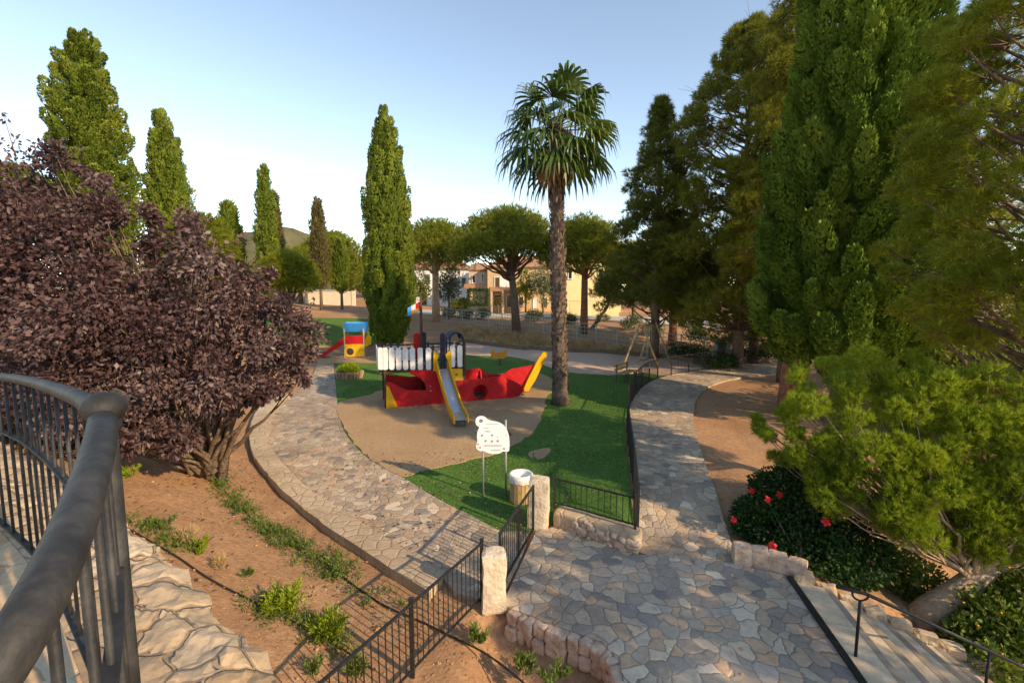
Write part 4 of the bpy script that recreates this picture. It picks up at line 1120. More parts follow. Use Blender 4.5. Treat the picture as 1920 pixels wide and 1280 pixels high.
def cypress(name, label, base, H, Rm, prof, mat, nl, m, leaf, lobe, group=None, trunk_h=1.0, trunk_r=.2, lean=(0, 0), flat_=.3, bark='bark', rel=.25):
    t = thing(name, label, 'cypress', base, 0, group)
    us = [p[0] for p in prof]; rs = [p[1] for p in prof]
    lv = Leaves()
    ua = (np.arange(nl) + RNG.random(nl)) / nl
    # more lobes where the crown is wide
    cdf_u = np.linspace(0, 1, 200); w = np.interp(cdf_u, us, rs) + .08; cdf = np.cumsum(w); cdf /= cdf[-1]
    hu = np.interp(ua, cdf, cdf_u)
    ang = (np.arange(nl) * 2.399963) + RNG.normal(0, .35, nl)
    # plumes sit in staggered rings, nl of them in all
    area = np.trapezoid(2 * PI * Rm * np.interp(cdf_u, us, rs), cdf_u * (H - trunk_h)) if hasattr(np, 'trapezoid') else np.trapz(2 * PI * Rm * np.interp(cdf_u, us, rs), cdf_u * (H - trunk_h))
    sp_ = math.sqrt(area / nl); spots = []; z_ = sp_ * .4; k_ = 0
    while z_ < H - trunk_h:
        u = z_ / (H - trunk_h); c_ = 2 * PI * Rm * np.interp(u, us, rs); q_ = max(2, int(round(c_ / (sp_ * .88))))
        for i_ in range(q_): spots.append((min(1, max(0, u + RNG.normal(0, .22) * sp_ / (H - trunk_h))), 2 * PI * (i_ + .5 * (k_ % 2) + RNG.normal(0, .16)) / q_ + k_ * .13))
        z_ += sp_ * 1.12; k_ += 1
    for u, a in spots:
        rr = Rm * np.interp(u, us, rs) * (1 + rel * noise.noise(Vector((math.cos(a) * 1.6, math.sin(a) * 1.6, u * (H - trunk_h) / Rm * .9))))
        L = lobe[0] * RNG.uniform(.7, 1.3) * (.55 + .45 * min(1, rr / Rm * 1.3)); r = lobe[1] * RNG.uniform(.75, 1.25) * (.5 + .5 * min(1, rr / Rm * 1.3))
        rad = max(0, rr - r * .7) * RNG.uniform(.88, 1.12)
        c = np.array([math.cos(a) * rad + lean[0] * u, math.sin(a) * rad + lean[1] * u, trunk_h + u * (H - trunk_h) - L * .45])
        ax = nrm(np.array([math.cos(a) * flat_, math.sin(a) * flat_, 1.0]) + RNG.normal(0, .08, 3))
        s = RNG.random(m)
        d = rdir(m); d -= ax * (d @ ax)[:, None]; d = nrm(d)
        prf = np.sin(PI * np.clip(s * .86 + .1, 0, 1)) ** .7
        p = c + ax * (s * L)[:, None] + d * (r * prf * RNG.uniform(.86, 1.0, m))[:, None]
        dd = ax * .95 + d * .45 + RNG.normal(0, .2, (m, 3))
        tone = np.clip(RNG.normal(.45, .22) + RNG.normal(0, .08, m) + .15 * s, 0, 1)
        lv.add(p, dd, leaf[0] * RNG.uniform(.7, 1.3, m), leaf[1], tone, d + RNG.normal(0, .3, (m, 3)))
    # twigs between the plumes
    mi = nl * 45; u = np.interp(RNG.random(mi), cdf, cdf_u); a = RNG.uniform(0, 2 * PI, mi); rr = Rm * np.interp(u, us, rs) * RNG.uniform(.56, .76, mi)
    o3 = np.stack([np.cos(a), np.sin(a), .25 + 0 * a], 1)
    p = np.stack([np.cos(a) * rr + lean[0] * u, np.sin(a) * rr + lean[1] * u, trunk_h + u * (H - trunk_h) * .97], 1)
    lv.add(p, o3 * .6 + np.array([0, 0, .8]) + RNG.normal(0, .35, (mi, 3)), leaf[0] * RNG.uniform(.9, 1.7, mi), leaf[1] * 1.2, np.clip(RNG.normal(.3, .15, mi), 0, 1), o3 + RNG.normal(0, .4, (mi, 3)))
    lv.build('crown', mat, t)
    # dense inner shoots close the crown
    n = 16; V = []; F = []; K = 26
    for i in range(K):
        u = i / (K - 1); rr = max(.02, Rm * np.interp(u, us, rs) * .55 - .02)
        for k in range(n):
            a = 2 * PI * k / n; q = rr * (1 + .25 * noise.noise(Vector((math.cos(a) * 2, math.sin(a) * 2, u * H * .8))))
            V.append((q * math.cos(a) + lean[0] * u, q * math.sin(a) + lean[1] * u, trunk_h + .1 + u * (H - trunk_h) * .965))
    for i in range(K - 1):
        for k in range(n): F.append((i * n + k, i * n + (k + 1) % n, (i + 1) * n + (k + 1) % n, (i + 1) * n + k))
    np_mesh('inner_shoots', np.array(V), np.array(F), mat, t, RNG.uniform(.1, .5, len(F)))
    mb = MB(); mb.tube([(0, 0, -.2), (0, 0, trunk_h * .6), (lean[0] * .1, 0, trunk_h + H * .1), (lean[0] * .5, lean[1] * .5, trunk_h + (H - trunk_h) * .6)], [trunk_r * 1.25, trunk_r, trunk_r * .8, trunk_r * .3], 10, wob=.08)
    mb.build('trunk', M[bark], t, smooth=True)
    return t

PC = [(0, .45), (.06, .75), (.2, .95), (.38, 1), (.6, .88), (.78, .66), (.9, .40), (.97, .18), (1, .03)]
PL = [(0, .6), (.15, .9), (.4, 1), (.6, .97), (.74, .80), (.86, .55), (.95, .34), (1, .18)]
b = base_at(722, 34); b.x = axis_x(722, 262, 34); H = P(716, 202, 34).z - b.z
cypress('cypress_tree', 'tall slim dark cypress behind the ship, between the umbrella pines and playhouse', b, H, 1.62, PC, M['cyp'], 230, 260, (.17, .11), (1.35, .31), flat_=.12, trunk_h=.5, lean=(-.05, 0))
b = base_at(196, 30); b.x = axis_x(172, 250, 30); H = P(160, 47, 30).z - b.z
cypress('cypress_tree', 'biggest cypress, broad with a blunt leaning tip, rising behind the purple tree', b, H, 1.75, PL, M['cyp'], 190, 400, (.16, .10), (1.1, .42), flat_=.55, trunk_h=1.2, lean=(-.3, 0), rel=.4)
b = base_at(305, 36); b.x = axis_x(299, 210, 36); H = P(296, 197, 36).z - b.z
t = cypress('cypress_tree', 'pointed double cypress just behind the purple tree top', b, H, 1.3, PC, M['cyp'], 160, 220, (.18, .11), (1.25, .34), flat_=.15)
b = base_at(340, 38); b.x = axis_x(331, 280, 38); H = P(336, 268, 38).z - b.z
cypress('cypress_tree', 'lower companion cypress leaning on the pointed double cypress', b, H, .95, PC, M['cyp'], 100, 200, (.19, .07), (1.1, .34), flat_=.15)
b = base_at(431, 58); b.x = axis_x(431, 438, 58); H = P(431, 378, 58).z - b.z
cypress('cypress_tree', 'small round topped cypress tip peeking over the purple tree', b, H, 1.15, PL, M['cyp'], 70, 80, (.6, .16), (1.4, .45))
b = base_at(497, 55); b.x = axis_x(497, 371, 55); H = P(495, 311, 55).z - b.z
cypress('cypress_tree', 'slim dark cypress standing before the far hill', b, H, 1.0, PC, M['cyp'], 100, 140, (.35, .12), (1.5, .35), flat_=.15)
b = base_at(520, 56); b.x = axis_x(520, 432, 56); H = P(521, 372, 56).z - b.z
cypress('cypress_tree', 'thin half bare spire close beside the slim dark cypress', b, H, .42, PC, M['cypbrown'], 46, 50, (.5, .12), (1.3, .25), flat_=.15)
b = base_at(597, 52); b.x = axis_x(597, 437, 52); H = P(597, 377, 52).z - b.z
cypress('cypress_tree', 'thin brownish cypress in front of the cream boundary wall', b, H, .72, PC, M['cypbrown'], 90, 110, (.36, .1), (1.4, .3), trunk_h=2.6, trunk_r=.16, flat_=.15)
b = base_at(639, 54); b.x = axis_x(639, 512, 54); H = P(637, 452, 54).z - b.z
cypress('cypress_tree', 'short narrow cypress near end of cream boundary wall', b, H, .55, PC, M['cyp'], 70, 70, (.5, .12), (1.2, .28), trunk_h=2.2, trunk_r=.14, flat_=.15)

# the big knobbly cypress close at the right
b = base_at(1582, 17.2)
PR = [(0, .70), (.06, .95), (.14, 1), (.28, .95), (.5, .84), (.7, .70), (.85, .52), (1, .2)]
t = cypress('cypress_tree', 'huge knobbly dark green cypress towering over the garden path', b, 18.6, 2.55, PR, M['cypnear'], 300, 600, (.15, .085), (1.3, .36), trunk_h=2.45, trunk_r=.27, flat_=.5, rel=.22, lean=(.15, 0))

# ------------------------------------------------------------------ pines
def needles(lv, c, r, n_t, n_n, length, width, tone, up=.35):
    """one foliage clump: n_t tufts of n_n needles on a flattened ellipsoid"""
    d = rdir(n_t); d[:, 2] = d[:, 2] * .9 + .12; d = nrm(d)
    p = c + d * np.array(r) * (RNG.uniform(.35, 1.05, n_t) ** .6)[:, None]
    nd = np.repeat(d, n_n, 0) * .8 + np.array([0, 0, up]) + RNG.normal(0, .55, (n_t * n_n, 3))
    pp = np.repeat(p, n_n, 0) + RNG.normal(0, .25, (n_t * n_n, 3)) * length * .4
    tn = np.clip(np.repeat(tone + RNG.normal(0, .10, n_t), n_n) + RNG.normal(0, .10, n_t * n_n), 0, 1)
    lv.add(pp, nd, length * RNG.uniform(.7, 1.25, n_t * n_n), width, tn, np.repeat(d, n_n, 0) + RNG.normal(0, .45, (n_t * n_n, 3)))

def limb(mb, a, b, r0, r1, sag=.15, n=5, seed=0, nn=6):
    a, b = Vector(a), Vector(b); pts = []
    L = (b - a).length
    for i in range(n + 1):
        t = i / n; q = a.lerp(b, t)
        q += Vector(noise.noise_vector(Vector((seed * 3.7 + t * 2, seed, t * 3)))) * L * .07 * math.sin(PI * t)
        q.z += -sag * L * math.sin(PI * t) * .4
        pts.append(q)
    mb.tube(pts, [r0 + (r1 - r0) * i / n for i in range(n + 1)], nn)

def aleppo(name, label, base, H, env, ncl, clr, mat, needle, tufts, bark='bark', tr=.28, group=None, cat='pine tree', bare=.35, lean=(0, 0)):
    """env: list of (u, radius) along the height; clumps sit on branch ends inside it"""
    t = thing(name, label, cat, base, 0, group)
    us = [e[0] for e in env]; rs = [e[1] for e in env]
    lv = Leaves(); mb = MB()
    for i in range(ncl):
        u = (i + RNG.random()) / ncl; u = us[0] + (us[-1] - us[0]) * u
        a = i * 2.4 + RNG.normal(0, .4); rr = np.interp(u, us, rs) * (RNG.uniform(.35, 1.0) ** .6)
        c = np.array([math.cos(a) * rr + lean[0] * u, math.sin(a) * rr + lean[1] * u, u * H])
        k = RNG.uniform(.7, 1.35) * (1.08 - .5 * u ** 2)
        needles(lv, c, (clr * k, clr * k, clr * k * .62), int(tufts * k), needle[2], needle[0], needle[1], np.clip(RNG.normal(.45, .16), .05, .95))
        if RNG.random() < .75:
            z0 = max(.12 * H, c[2] - rr * RNG.uniform(.25, .7) - .3)
            limb(mb, (lean[0] * z0 / H, lean[1] * z0 / H, z0), c, .035 + .012 * rr, .012, RNG.uniform(-.1, .3), 5, i, 5)
            for q in range(3):
                e = c + RNG.normal(0, clr * .7, 3); m_ = c * .6 + np.array([lean[0] * u, lean[1] * u, c[2] - .2]) * .4
                limb(mb, m_, e, .016, .005, .1, 3, i * 3 + q, 4)
    mt = MB(); mt.tube([(0, 0, -.3), (.03, 0, H * .15), (-.05 + lean[0] * .4, lean[1] * .4, H * .4), (lean[0] * .7, lean[1] * .7, H * .7), (lean[0], lean[1], H * .97)], [tr * 1.25, tr, tr * .8, tr * .45, .03], 10, wob=.06)
    mt.build('trunk', M[bark], t, smooth=True)
    mb.build('branches', M[bark], t, smooth=True)
    lv.build('crown', mat, t, 'needle')
    return t

ENV = lambda r: [(.10, r * .8), (.2, r), (.4, r), (.62, r * .92), (.8, r * .66), (.93, r * .34), (1, .1)]
b = base_at(1228, 31); H = P(1232, 185, 31).z - b.z
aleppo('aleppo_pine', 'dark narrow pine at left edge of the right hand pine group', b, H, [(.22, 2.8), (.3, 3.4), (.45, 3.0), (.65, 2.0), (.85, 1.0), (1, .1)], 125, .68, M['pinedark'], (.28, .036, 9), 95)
b = base_at(1385, 28); H = P(1385, 40, 28).z - b.z
aleppo('aleppo_pine', 'wide olive pine with bare twigs in middle of the pine group', b, H, [(.13, 3.6), (.25, 4.8), (.5, 4.9), (.65, 4.4), (.8, 3.2), (.93, 1.7), (1, .3)], 300, .70, M['pine'], (.27, .034, 9), 105)
b = base_at(1475, 24); H = P(1475, -60, 24).z - b.z
aleppo('aleppo_pine', 'tall olive pine directly behind the huge knobbly cypress', b, H, [(.26, 3.0), (.36, 3.5), (.6, 3.3), (.8, 2.4), (1, .3)], 180, .66, M['pine'], (.25, .030, 9), 95)
b = base_at(1262, 36); H = P(1262, 420, 36).z - b.z
aleppo('aleppo_pine', 'lower hanging pine with dark trunk behind swing frame', b, H, [(.32, 2.2), (.5, 3.4), (.7, 3.0), (.9, 1.6), (1, .3)], 115, .74, M['pine'], (.28, .034, 9), 95, bark='redbark', tr=.3)
b = base_at(1415, 30); H = P(1415, 300, 30).z - b.z
aleppo('aleppo_pine', 'low dense olive pine filling the gap behind garden path end', b, H, [(.06, 2.6), (.3, 3.2), (.6, 2.6), (.9, 1.2), (1, .2)], 70, .66, M['pine'], (.28, .026, 9), 80)
b = base_at(1965, 9.2); H = P(1965, -160, 9.2).z - b.z + 1.5
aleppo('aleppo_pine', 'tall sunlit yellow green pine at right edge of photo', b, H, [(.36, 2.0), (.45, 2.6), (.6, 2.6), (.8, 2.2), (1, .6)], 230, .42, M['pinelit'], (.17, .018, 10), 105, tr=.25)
b = base_at(1790, 24); H = P(1790, 10, 24).z - b.z
aleppo('aleppo_pine', 'olive pine deep behind the sunlit yellow green pine', b, H, [(.1, 4.2), (.35, 4.8), (.6, 4.2), (.85, 2.4), (1, .3)], 150, .7, M['pine'], (.24, .02, 9), 90)
b = base_at(1660, 24); H = P(1660, 40, 24).z - b.z
aleppo('aleppo_pine', 'shaded pine between knobbly cypress and sunlit yellow pine', b, H, ENV(3.6), 110, .66, M['pine'], (.26, .03, 9), 80)
b = base_at(1486, 18.5)
t = aleppo('aleppo_pine', 'thick red barked pine trunk leaning beside the knobbly cypress', b, 11, [(.55, 1.6), (.75, 2.2), (.92, 1.4), (1, .3)], 50, .6, M['pine'], (.24, .02, 9), 80, bark='redbark', tr=.34, lean=(1.2, .4))

def umbrella(name, label, base, H, Rc, thick, mat, ncl=70, tr=.3, lean=0.0, bark='bark', fork=.5, needle=(.34, .05, 8), tufts=70, gap=0.0):
    t = thing(name, label, 'umbrella pine', base)
    lv = Leaves(); mb = MB()
    F0 = Vector((lean * .5, 0, H * fork))
    for i in range(ncl):
        a = i * 2.4; q = math.sqrt((i + .5) / ncl); rr = Rc * q * RNG.uniform(.9, 1.03)
        top = H - thick * .22 - (q ** 2.4) * thick * .62
        lay = 0 if RNG.random() < .72 else 1
        c = np.array([lean + math.cos(a) * rr, math.sin(a) * rr, top - lay * thick * .3 * (1 - .3 * q) + RNG.normal(0, .08)])
        needles(lv, c, (thick * .34, thick * .34, thick * .22), tufts, needle[2], needle[0], needle[1], np.clip(RNG.normal(.5, .15), 0, 1), .5)
        if i % 3 == 0:
            limb(mb, F0 + Vector((0, 0, RNG.uniform(-.05, .12) * H)), c, .07 + .01 * Rc, .02, .22, 5, i, 6)
    lv.build('crown', mat, t, 'needle')
    mb.tube([(0, 0, -.3), (lean * .2, 0, H * fork * .5), F0, (lean * .8, .05, H * .75)], [tr * 1.3, tr, tr * .85, tr * .4], 10, wob=.06)
    mb.build('trunk', M[bark], t, smooth=True)
    return t
b = base_at(818, 47); H = P(815, 408, 47).z - b.z
umbrella('umbrella_pine', 'leftmost umbrella pine right beside the tall slim cypress', b, H, 3.15, 4.6, M['stonepine'], 80, .36, bark='palebark', fork=.48)
b = base_at(969, 41.5); H = P(945, 388, 41.5).z - b.z
umbrella('umbrella_pine', 'widest umbrella pine with forked limbs left of the palm', b, H, 4.3, 4.4, M['stonepine'], 120, .34, lean=-.9, fork=.46)
b = base_at(1095, 40); H = P(1100, 402, 40).z - b.z
umbrella('umbrella_pine', 'umbrella pine with pinkish trunk just right of the palm', b, H, 3.0, 4.2, M['stonepine'], 80, .3, bark='redbark', fork=.52)
b = base_at(1188, 46); H = P(1185, 470, 46).z - b.z
t = umbrella('umbrella_pine', 'small dark pine right of yellow house', b, H, 2.6, 3.4, M['pinedark'], 60, .2, fork=.4)
b = base_at(628, 66); H = P(628, 432, 66).z - b.z
umbrella('umbrella_pine', 'round yellow green pine behind the cream boundary wall', b, H, 3.7, 6.5, M['stonepine'], 110, .3, fork=.3, needle=(.42, .07, 8))
b = base_at(566, 60); H = P(566, 462, 60).z - b.z
umbrella('umbrella_pine', 'lower pale green pine between hill and brownish cypress', b, H, 2.9, 4.6, M['pinelit'], 70, .25, fork=.25, needle=(.42, .07, 8))
b = base_at(545, 42); H = P(545, 468, 42).z - b.z
umbrella('umbrella_pine', 'bright yellow green pine top behind the right part of purple tree', b, H, 1.9, 3.6, M['pinelit'], 50, .2, fork=.25)
b = base_at(385, 30); H = P(375, 400, 30).z - b.z
umbrella('umbrella_pine', 'bright pine top showing below the pointed double cypress', b, H, 1.5, 3.0, M['pinelit'], 40, .2, fork=.3)
b = base_at(42, 24); H = P(42, 302, 24).z - b.z
umbrella('umbrella_pine', 'bright pine showing through the purple tree at far left', b, H, 1.3, 2.6, M['pinelit'], 40, .2, fork=.3)
# wooded strip behind the houses
for i, (q, y, d) in enumerate(((700, 480, 84), (772, 470, 92), (1000, 478, 86), (1090, 470, 90), (1180, 450, 84), (1260, 460, 80), (480, 492, 82), (400, 470, 84))):
    b = base_at(q, d); H = P(q, y, d).z - b.z
    umbrella('umbrella_pine', ['distant green tree behind the tall slim cypress', 'distant tree rising behind the white house', 'distant tree behind the tan house roof', 'distant tree behind the yellow house roof', 'distant tree behind the dark narrow pine', 'distant tree behind pine group and swing frame', 'distant tree at foot of the hill', 'distant tree far behind the purple tree'][i], b, H, 5, 6.5, M['stonepine'], 46, .3, fork=.3, needle=(.6, .12, 7), tufts=50)

# curved leaning trunk right of the pinkish umbrella pine
b = base_at(1106, 43); t = thing('leaning_tree', 'small tree with dark curved leaning trunk by the mesh fence', 'tree', b)
e = P(1152, 556, 43) - b
mb = MB(); mb.tube([(0, 0, -.2), (.5, 0, .5), (1.3, 0, 1.6), (1.9, 0, 2.7), tuple(e)], [.2, .17, .15, .13, .08], 9); mb.build('trunk', M['bark'], t, smooth=True)
lv = Leaves()
for i in range(16): needles(lv, np.array(e) + RNG.normal(0, .7, 3), (.6, .6, .4), 60, 8, .3, .04, RNG.uniform(.2, .6))
lv.build('crown', M['pinedark'], t, 'needle')

# garden trees and hedges by the houses
def bushy(name, label, base, rx, rz, mat, n, leaf, cat='bush', trunk=0.0, bark='bark', box=False, ncl=14, cz=None):
    t = thing(name, label, cat, base)
    lv = Leaves(); cz = cz or (trunk + rz * .8)
    if box:
        p = RNG.uniform(-1, 1, (n, 3)); f = RNG.integers(0, 3, n); p[np.arange(n), f] = np.sign(p[np.arange(n), f]) * RNG.uniform(.85, 1.04, n)
        d = p * .25 + RNG.normal(0, .7, (n, 3)); p = p * np.array([rx, rx * .5, rz]) + np.array([0, 0, rz])
        lv.add(p, d, leaf[0] * RNG.uniform(.7, 1.3, n), leaf[1], RNG.uniform(0, 1, n))
    else:
        m = n // ncl
        for i in range(ncl):
            a = i * 2.4; h = RNG.uniform(-.7, .8); q = math.sqrt(max(0, 1 - h * h)) * RNG.uniform(.35, .75)
            c = np.array([math.cos(a) * q * rx, math.sin(a) * q * rx, cz + h * rz * .7]); k = RNG.uniform(.38, .58)
            d = rdir(m); d[:, 2] += .15
            p = c + d * np.array([rx * k, rx * k, rz * k]) * (RNG.uniform(.3, 1.0, m) ** .5)[:, None]
            p[:, 2] = np.maximum(p[:, 2], .02)
            lv.add(p, d + RNG.normal(0, .5, (m, 3)) + np.array([0, 0, .3]), leaf[0] * RNG.uniform(.65, 1.3, m), leaf[1], np.clip(RNG.normal(.45, .2) + RNG.normal(0, .16, m), 0, 1))
    lv.build('foliage', mat, t)
    mb = MB()
    if trunk: mb.tube([(0, 0, -.2), (.03, 0, trunk), (0, .05, cz)], [.07 + rx * .04, .06 + rx * .03, .03], 8)
    else:
        for k in range(5): limb(mb, (0, 0, -.1), (rx * .5 * math.cos(k * 1.3), rx * .5 * math.sin(k * 1.3), cz), .02 + rx * .012, .008, 0, 4, k, 5)
    mb.build('trunk' if trunk else 'stems', M[bark], t, smooth=True)
    return t
bushy('hedge', 'square clipped green hedge below the pinkish house wing', base_at(896, 57), 1.15, .95, M['hibi'], 1800, (.22, .12), 'hedge', box=True).location.z = P(896, 572, 57).z
bushy('olive_tree', 'grey green olive tree in front of the tan house right part', base_at(1018, 56), 1.7, 2.3, M['olive'], 3000, (.32, .10), 'olive tree', 1.3)
bushy('olive_tree', 'slim pale olive tree beside the leftmost umbrella pine trunk', base_at(842, 49), 1.25, 2.2, M['olive'], 2200, (.3, .1), 'olive tree', 1.6)
bushy('garden_shrub', 'dark round shrub at foot of white house', base_at(862, 58), 1.3, 1.0, M['pinedark'], 1200, (.3, .12), 'shrub')
bushy('garden_tree', 'small dark tree in front of white house left side', base_at(790, 60), 1.4, 1.9, M['pinedark'], 1600, (.3, .12), 'tree', 1.0)
bushy('potted_topiary', 'small ball shaped reddish tree in front of tan house porch', base_at(934, 56.5), .55, .5, M['cypbrown'], 500, (.2, .1), 'topiary', 1.2)
bushy('garden_tree', 'small yellow green tree between tan and yellow house', base_at(985, 57), 1.0, 2.2, M['pinelit'], 1400, (.3, .12), 'tree', 1.2)
for q, d, r_, lab in ((842, 51.5, .8, 'pale grey green bush behind mesh fence at its left end'), (872, 50.5, .9, 'pale bush behind mesh fence below hedge'), (905, 50, .85, 'light olive bush behind mesh fence left of tan house porch'), (1000, 47, .9, 'low dark bush behind mesh fence below olive tree'), (1185, 42.5, 1.0, 'grey green bush behind mesh fence near swing frame'), (1225, 40, .9, 'olive bush behind mesh fence under low hanging pine'), (1068, 46, .6, 'small bush right behind the palm trunk at mesh fence'), (1310, 36, 1.0, 'dark leafy bush left of utility cabinet'), (1395, 34, 1.2, 'dark bush right of utility cabinet')):
    b = base_at(q, d); bushy('fence_bush', lab, b, r_, r_ * .75, M['olive'] if q < 1300 else M['hibi'], 900, (.22, .09))
for q, y, w, lab in ((1285, 668, 1.5, 'dark trailing bush between gravel and fence end'), (1345, 690, 1.1, 'low dark bush beside the far fence posts'), (1415, 676, 1.2, 'shaded bush where the far fence meets the path')):
    b = G(q, y); bushy('low_bush', lab, b, w, .5, M['hibi'], 1400, (.16, .07))

for q, d, r_, h_, lab in ((1745, 17.5, 2.3, 1.7, 'dense dark green undergrowth bush right of the knobbly cypress trunk'), (1850, 15, 2.3, 1.8, 'dense undergrowth bush behind the bright young pine top'), (1930, 19, 3.2, 2.6, 'tall undergrowth bush at right edge behind young pine')):
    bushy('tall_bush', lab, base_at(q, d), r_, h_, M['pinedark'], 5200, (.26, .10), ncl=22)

# ------------------------------------------------------------------ palm
b = G(1051, 757); t = thing('fan_palm', 'tall fan palm with shaggy trunk growing at the sand edge', 'palm', b)
cx = P(1041, 238, b.y) - b
mb = MB(); K = 26; pts = []; rad = []
for i in range(K):
    u = i / (K - 1)
    pts.append((cx.x * (u ** 1.1), cx.y * u, u * cx.z)); rad.append((.40 if u < .02 else .29 - .06 * u + .07 * math.exp(-u * 16)) * (1 + .07 * (i % 2)))
mb.tube(pts, rad, 14, wob=.08); mb.build('trunk', M['palmbark'], t, smooth=True)
lv = Leaves(); n = 1500
u = RNG.random(n) ** .9; a = RNG.uniform(0, 2 * PI, n); r_ = .28 - .06 * u
p = np.stack([np.cos(a) * r_ + cx.x * u ** 1.1, np.sin(a) * r_ + cx.y * u, u * cx.z], 1)
d = np.stack([np.cos(a) * .45, np.sin(a) * .45, np.ones(n)], 1)
lv.add(p, d, RNG.uniform(.14, .30, n) * (.7 + .6 * u), RNG.uniform(.08, .15, n), RNG.random(n), np.stack([np.cos(a), np.sin(a), 0 * a], 1) + RNG.normal(0, .3, (n, 3)))
lv.build('leaf_bases', M['boot'], t)
def frond(az, el, pl, bl, mat, seg=24, spread=1.7, droop=.5):
    D = Vector((math.cos(az) * math.cos(el), math.sin(az) * math.cos(el), math.sin(el)))
    base = Vector((math.cos(az) * .15, math.sin(az) * .15, cx.z - .25 + .5 * math.sin(el)))
    base.x += cx.x; base.y += cx.y
    mb = MB(); pts = []
    for i in range(6):
        s = i / 5; q = base + D * pl * s; q.z -= .16 * pl * s * s * math.cos(el); pts.append(q)
    mb.tube(pts, list(np.linspace(.035, .018, 6)), 5)
    hub = pts[-1]; ax = (pts[-1] - pts[-2]).normalized()
    side = ax.cross(Vector((0, 0, 1)));
    if side.length < .1: side = ax.cross(Vector((math.cos(az), math.sin(az), 0)))
    side.normalize(); nn = side.cross(ax).normalized()
    for k in range(seg):
        th = -spread + 2 * spread * (k + .5) / seg + random.uniform(-.03, .03)
        dd = (ax * math.cos(th) + side * math.sin(th) + nn * (.22 * (k % 2 - .5) - .10 * abs(th))).normalized()
        L = bl * (1 - .16 * (abs(th) / spread) ** 2) * random.uniform(.9, 1.08)
        wd = (ax * -math.sin(th) + side * math.cos(th)).normalized()
        prev = None; vs = []
        nseg = 5
        for i in range(nseg + 1):
            s = i / nseg; q = hub + dd * L * s
            q.z -= droop * L * max(0, s - .35) ** 1.6 * 1.3
            if s > .8: q -= dd * L * (s - .8) * .5; q.z -= L * (s - .8) * .6
            w = bl * spread / seg * 1.3 * (s / .5 if s < .5 else (1 - s) / .5) ** .8 * .5 + .004
            vs += [q - wd * w, q + wd * w + nn * w * .8]
        mb.add(vs, [(2 * i, 2 * i + 1, 2 * i + 3, 2 * i + 2) for i in range(nseg)])
    o = mb.build('frond', mat, t)
    at = o.data.attributes.new('var', 'FLOAT', 'FACE'); v0 = random.uniform(.1, .7)
    at.data.foreach_set('value', [min(1, max(0, v0 + random.uniform(-.2, .2))) for _ in o.data.polygons])
random.seed(21)
for i in range(33):
    el = math.asin(max(-.95, min(.97, .98 - 1.64 * (i + .5) / 33)))
    frond(i * 2.39996 + .3, el, random.uniform(1.0, 1.35) * (1 if el > -.4 else .85), random.uniform(1.2, 1.5), M['palmleaf'])
for i in range(7):
    frond(i * .9 + .2, -1.1 - .06 * i, .6, .9, M['palmdry'], 14, 1.2, .3)
for i in range(3):
    mb = MB(); az = (-.4, 2.6, .5)[i]; lvp = []
    c0 = Vector((cx.x, cx.y, cx.z - .1)); e = c0 + Vector((math.cos(az) * .85, math.sin(az) * .4 - .3, -.15 - .1 * i))
    limb(mb, c0, e, .02, .008, -.4, 5, i)
    for k in range(40):
        q = c0.lerp(e, random.uniform(.4, 1)); mb.tube([q, q + Vector((random.uniform(-.12, .12), random.uniform(-.12, .12), -random.uniform(.2, .5)))], .007, 3)
    mb.build('flower_stalk', M['palmdry'], t)

# ------------------------------------------------------------------ purple leaved tree
b = Vector((-7.6, 11.2, zf1(-7.6, 11.2) - .1)); t = thing('purple_tree', 'wide purple leaved plum tree overhanging the planted bank', 'tree', b)
lv = Leaves(); mb = MB()
cl = [(70, 430, 165, 10.6), (20, 560, 190, 10), (150, 540, 170, 10.2), (250, 560, 165, 10), (90, 680, 165, 9.8), (200, 690, 150, 9.8), (300, 690, 150, 9.9), (160, 790, 95, 9.8), (270, 800, 55, 9.9), (330, 540, 140, 10.6), (400, 560, 120, 10.8), (390, 660, 130, 10.2), (470, 570, 105, 11), (470, 660, 110, 10.4), (530, 640, 80, 10.8), (555, 660, 56, 10.6), (550, 590, 50, 11), (430, 745, 50, 10.2), (330, 760, 70, 10), (240, 800, 70, 9.9), (350, 790, 60, 10), (300, 815, 50, 9.8), (240, 825, 45, 9.7), (340, 815, 45, 9.8), (215, 455, 95, 10.8), (340, 440, 60, 11), (420, 480, 62, 11), (130, 350, 70, 10.8), (40, 340, 78, 10.6), (160, 320, 42, 10.8), (-80, 450, 200, 10), (-90, 650, 200, 9.6), (60, 800, 100, 9.6), (505, 520, 40, 11.2), (580, 700, 32, 10.6), (500, 725, 45, 10.4), (-40, 800, 100, 9.5), (100, 560, 170, 11.6), (300, 600, 160, 11.8), (450, 610, 110, 11.8), (30, 450, 150, 11.5), (0, 570, 160, 11.6), (275, 420, 45, 11), (200, 395, 40, 11)]
